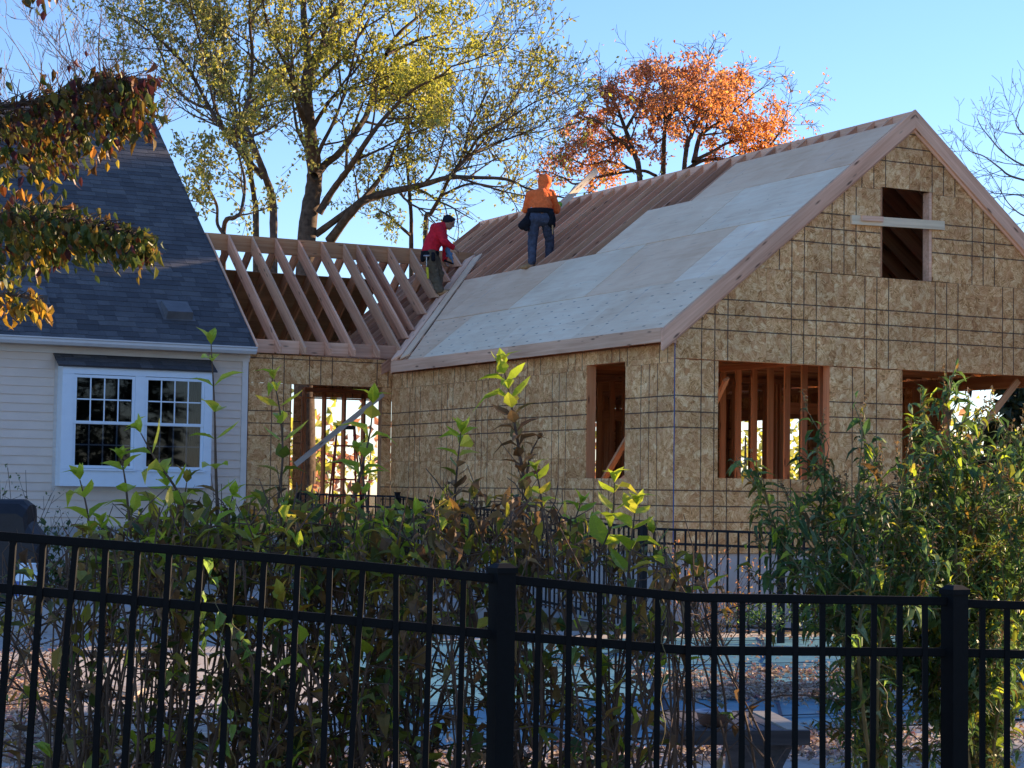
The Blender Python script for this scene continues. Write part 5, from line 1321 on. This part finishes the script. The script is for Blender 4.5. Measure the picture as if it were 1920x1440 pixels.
for pix, w0, w1, dz, n1 in [
    ([(590, 330), (612, 306), (636, 287), (677, 233), (690, 208), (707, 146), (727, 96), (748, 62), (794, 22), (820, -20)], 17, 4, 3, 11),
    ([(690, 208), (705, 190), (745, 188), (780, 205), (800, 230)], 7, 2.5, 1, 4),
    ([(724, 102), (760, 85), (794, 72), (840, 60), (872, 40)], 8, 2.5, 2, 6),
    ([(598, 400), (623, 358), (657, 312), (686, 267), (711, 233), (745, 195), (777, 167), (830, 140)], 15, 4, -3, 9),
    ([(592, 440), (657, 392), (682, 371), (719, 325), (738, 284), (760, 240), (775, 215)], 14, 4, 2, 7),
    ([(618, 452), (669, 386), (705, 368), (740, 358), (794, 346), (840, 333), (890, 333), (948, 336), (985, 352)], 19, 4, -2, 8),
    ([(840, 333), (870, 300), (900, 255), (935, 235), (965, 215)], 8, 3, -2, 6), ([(794, 346), (815, 320), (830, 270), (838, 235)], 6, 2.5, 1, 4),
    ([(581, 250), (560, 200), (545, 140), (520, 90), (500, 40), (490, -20)], 12, 3.5, -3, 8), ([(578, 150), (600, 100), (618, 60), (640, 5), (650, -40)], 12, 4, 3, 7),
    ([(586, 300), (570, 270), (557, 240), (548, 190), (530, 130)], 10, 3, 2, 6), ([(590, 320), (600, 280), (625, 230), (640, 190), (660, 120), (675, 40)], 10, 3, -2, 8)]:
    p_, r_ = t.limb(pix, YD, w0, w1, dz); t.dress(p_, r_, n1, (1.3, 3.0), LY, .22)
t.finish()
t = Tree('maple_tree', 'forked tree leaning left beside the old roof, second trunk left of the thickest one', gb(513, 45), group='trees behind the connecting wing')
p_, r_ = t.limb([(514, 905), (513, 640), (513, 440), (511, 375), (498, 333), (473, 267), (457, 221), (469, 175), (473, 104), (468, 40), (470, -40)], 45, 20, 4, trunk=True); t.dress(p_, r_, 11, (1.2, 2.6), LY, .45)
for pix, w0, w1, dz, n1 in [([(494, 333), (457, 292), (423, 250), (394, 204), (365, 150), (332, 104), (294, 71), (250, 36)], 12, 3, 2, 12), ([(394, 204), (361, 192), (323, 158), (303, 104), (282, 60)], 7, 2.5, 1, 8), ([(423, 250), (400, 190), (385, 120), (370, 60), (355, 0)], 7, 2.5, -2, 8), ([(473, 267), (440, 200), (425, 130), (410, 60)], 7, 2.5, 2, 7)]:
    p_, r_ = t.limb(pix, 45, w0, w1, dz); t.dress(p_, r_, n1, (1.2, 2.4), LY, .25)
t.finish()
t = Tree('maple_tree', 'straight slim tree just right of the old roof, between the crooked and the forked tree', gb(480, 50), group='trees behind the connecting wing')
p_, r_ = t.limb([(481, 905), (480, 435), (477, 375), (469, 325), (458, 280), (452, 230), (448, 190)], 50, 15, 4, trunk=True); t.dress(p_, r_, 12, (1.0, 2.2), LY, .45); t.finish()
t = Tree('maple_tree', 'short crooked double stemmed tree touching the edge of the old roof', gb(425, 42), group='trees behind the connecting wing')
p_, r_ = t.limb([(440, 905), (425, 620), (419, 433), (440, 408), (452, 396), (459, 342), (448, 292), (440, 240)], 42, 13, 3, trunk=True); t.dress(p_, r_, 8, (.8, 1.7), LY, .5)
p_, r_ = t.limb([(421, 440), (408, 420), (407, 387), (395, 360), (384, 340), (382, 325)], 42, 8, 2.5); t.dress(p_, r_, 6, (.7, 1.4), LY, .2); t.finish()
t = Tree('maple_tree', 'thin straight tree rising behind the red clad worker', gb(771, 52), group='trees behind the connecting wing')
p_, r_ = t.limb([(774, 905), (772, 600), (771, 458), (771, 408), (767, 354), (763, 292), (768, 250), (760, 200)], 52, 12, 3, trunk=True); t.dress(p_, r_, 10, (.9, 2.0), LY, .45)
p_, r_ = t.limb([(768, 440), (745, 420), (725, 402), (712, 395)], 52, 7, 2.5); t.dress(p_, r_, 5, (.7, 1.5), LY, .2); t.finish()
t = Tree('maple_tree', 'sparse tree sweeping right above the roof ridge, between the two workers', gb(797, 47), group='trees behind the connecting wing')
LS = leafer(lambda x, y: .10, lambda x, y: 'sage', (.09, .15), 5)
p_, r_ = t.limb([(800, 905), (799, 600), (798, 420), (808, 400), (827, 367), (844, 333), (882, 292), (923, 271), (960, 258), (995, 244)], 47, 12, 3, trunk=True); t.dress(p_, r_, 16, (1.0, 2.6), LS, .5, up=.5)
for pix in ([(844, 333), (868, 290), (880, 240), (905, 190), (925, 150)], [(882, 292), (925, 240), (960, 190), (985, 150)], [(827, 367), (880, 345), (940, 350), (985, 330)]):
    p_, r_ = t.limb(pix, 47, 6, 2, 1.5); t.dress(p_, r_, 8, (.8, 2.0), LS, .2, up=.5)
t.finish()

# the orange tree beyond the ridge
OD = 56.0
def dO(x, y):
    e_ = ((x-1245)/200)**2+((y-245)/140)**2
    if y < 96+((x-1285)/195)**2*105: return .03
    d = .36 if e_ < 1.1 else (.22 if e_ < 1.8 else .0)
    return d*(.6+.55*max(0, NZ.noise(V((x*.022, y*.022, 7.7)))+.5))
def kO(x, y):  # sunlit lower right put into leaf colour: more orange there, rust elsewhere
    f_ = (x-1080)/330*.5+(y-150)/200*.55; return 'orange' if rnd.random() < .25+f_ else 'rust'
LO = leafer(dO, kO, (.08, .14), 7)
t = Tree('oak_tree', 'orange and rust coloured autumn tree beyond the roof ridge', gb(1245, OD))
for pix, w0, w1, n1, tk in [
    ([(1225, 905), (1215, 600), (1200, 340), (1190, 290), (1173, 244), (1160, 209), (1152, 190)], 17, 4, 9, True), ([(1187, 290), (1170, 268), (1152, 256), (1130, 233), (1105, 222), (1082, 230)], 9, 3, 8, False), ([(1203, 330), (1185, 318), (1160, 308), (1135, 302), (1105, 310), (1075, 300)], 7, 3, 8, False),
    ([(1232, 905), (1240, 600), (1244, 306), (1246, 250), (1249, 195), (1246, 172)], 15, 4, 9, True), ([(1247, 245), (1258, 215), (1274, 195), (1284, 175)], 8, 3, 8, False),
    ([(1240, 905), (1265, 600), (1284, 304), (1298, 250), (1311, 203), (1318, 178)], 14, 4, 9, True), ([(1301, 304), (1311, 260), (1325, 244), (1355, 225), (1385, 200)], 11, 3, 9, False), ([(1304, 300), (1335, 285), (1365, 268), (1400, 262), (1425, 265)], 8, 3, 9, False), ([(1270, 330), (1320, 300), (1380, 300), (1430, 285), (1462, 248), (1470, 232)], 9, 3, 9, False), ([(1311, 203), (1340, 180), (1362, 185)], 7, 3, 7, False),
    ([(1173, 244), (1195, 205), (1208, 180)], 7, 3, 8, False), ([(1230, 330), (1200, 320), (1130, 330), (1080, 345), (1060, 335)], 7, 3, 7, False)]:
    p_, r_ = t.limb(pix, OD, w0, w1, rnd.uniform(-2.5, 2.5) if not tk else 0, trunk=tk); t.dress(p_, r_, n1, (.9, 1.7), LO, .25 if not tk else .52, up=-.12, n_sub=(4, 4))
t.finish()

# bare trees
t = Tree('bare_tree', 'pale bare tree fanning fine twigs above the old roof at the left', gb(190, 60), 'bark_pale')
p_, r_ = t.limb([(195, 905), (192, 600), (190, 330)], 60, 18, 11, trunk=True)
for pix in ([(190, 330), (140, 240), (90, 180), (30, 85)], [(190, 330), (160, 220), (140, 130), (118, 40)], [(190, 330), (195, 200), (185, 100), (190, 20)], [(190, 330), (225, 200), (232, 110), (228, 30)], [(190, 330), (250, 250), (275, 190), (300, 110)], [(190, 340), (120, 290), (50, 230), (0, 200)], [(195, 330), (260, 280), (300, 240), (330, 190)], [(190, 330), (175, 230), (150, 150), (70, 50)]):
    p_, r_ = t.limb(pix, 60, 7, 1.6, rnd.uniform(-2, 2)); t.dress(p_, r_, 7, (1.0, 2.3), None, .3, up=.5, n_sub=(4, 3), minr=.008)
t.finish()
t = Tree('bare_tree', 'bare tree reaching in from the right picture edge above the gable slope', gb(2010, 50), 'bark_pale')
p_, r_ = t.limb([(2020, 905), (2015, 620), (2005, 420), (1995, 250), (1990, 80)], 50, 26, 8, trunk=True)
for pix in ([(2005, 370), (1960, 335), (1925, 313), (1900, 300), (1875, 280), (1856, 258), (1840, 238), (1832, 222)], [(2008, 400), (1950, 350), (1895, 330), (1875, 315), (1845, 293), (1822, 285), (1808, 272)], [(1995, 280), (1950, 262), (1920, 252), (1905, 232), (1910, 210)], [(2010, 460), (1960, 420), (1915, 402), (1890, 380), (1872, 350)], [(2005, 420), (1950, 372), (1900, 365), (1860, 362)], [(2012, 520), (1960, 470), (1920, 440), (1895, 420)], [(2005, 400), (2060, 340), (2130, 290), (2190, 220)], [(1998, 300), (2050, 250), (2090, 180)], [(2010, 480), (2080, 430), (2170, 400)], [(1993, 150), (2030, 80), (2050, 0)]):
    p_, r_ = t.limb(pix, 50, 5.5, 1.6, rnd.uniform(-2, 2)); t.dress(p_, r_, 5, (.7, 1.4), None, .3, up=.15, n_sub=(3, 2), minr=.006)
t.finish()

# small spruce seen through the wide opening; others added unseen to shade yard and roof
def conifer(name, label, x, y, h, rad, n, group=None, L=(.35, .6)):
    o = V((x, y, 0)); t = Tree(name, label, o, 'bark', group)
    t.tr.tube([o-UP*.05, o+UP*h*.5, o+UP*h], [h*.018, h*.011, .02], 8, False)
    nb = int(h*9)
    for i in range(nb):
        z = .06*h+(h*.93)*(i/nb); rr = rad*(1-(z/h))**.75*rnd.uniform(.75, 1.1)+.12; a = rnd.uniform(0, 6.28); d = V((math.cos(a), math.sin(a), -.12))
        b_ = o+UP*z; e_ = b_+d*rr; t.tw.tube([b_, b_.lerp(e_, .6)+UP*.05, e_-UP*.05*rr], [.025, .015, .006], 3, False)
        for k_ in range(int(n*(.25+rr/rad)/nb*1.6)+2):
            f_ = rnd.random()**.6; t.add('needle', b_.lerp(e_, f_)+rv(.10)-UP*.05, d+rv(.5)-UP*.25, rnd.uniform(*L), rnd.uniform(.10, .20))
    t.finish()
cp = at(1893, 900, 40)
conifer('spruce_tree', 'small dark spruce seen through the wide opening at the right of the gable wall', cp.x, cp.y, 6.0, 2.3, 3600, None, (.22, .42))
lab = ['tall spruce at the middle of the near spruce row, level with the pool', 'tall spruce at the house end of the near row', 'tall spruce at the street end of the near row', 'tallest spruce behind the long wing', 'tall spruce beside the far end of the long wing', 'tall spruce closing the back of the row', 'middle sized spruce level with the gable wall', 'tall narrow spruce crowded between the two tallest']
for i, (x, y, h, r_) in enumerate([(16, -11.6, 10.8, 2.7), (16, -7.0, 10.5, 2.5), (15, -16.5, 10.8, 2.8), (27, 13.6, 22, 3.6), (25, 10.6, 21.5, 3.3), (31, 17.2, 22, 3.8), (21, 4.4, 11, 2.4), (24.0, 13.4, 21, 3.0)]):
    conifer('spruce_tree', lab[i], x, y, h, r_, 2600 if h < 20 else 5200, 'spruces right of the house', (.5, .9))

for i, (x, y, h, r_) in enumerate([(4, -40, 10, 3.2), (10, -42, 11, 3.4), (16, -40, 10, 3.2)]):   # across the street behind the camera, mirrored in the panes
    conifer('spruce_tree', ['spruce across the street, nearest the drive', 'spruce across the street, middle of three', 'spruce across the street, farthest from the drive'][i], x, y, h, r_, 1500, 'spruces across the street', (.7, 1.2))

# distant woods closing the view at ground level
m = MB(); mats = [TL['sage'], TL['rust'], M['bark'], TL['yellow']]
for i in range(150):
    px = rnd.uniform(-200, 2300); D = rnd.uniform(85, 150); c = at(px, 900, D); c.z = 0; h = rnd.uniform(4, 8); m.cur = 2
    m.tube([c, c+UP*h*.9+rv(.3)], [.16, .04], 4, False); m.cur = rnd.choice((0, 0, 1, 3, 3))
    for k_ in range(70): q = rv(.5); m.leaf(c+V((q.x*2.4, q.y*2.4, h*.60+q.z*h*.40)), rv(1), rv(1), rnd.uniform(.4, .8), .4, .2, .3, full=False)
tag(m.build('distant_woods', mats), 'distant autumn woods behind the houses, seen through the openings', 'woods', kind='stuff')
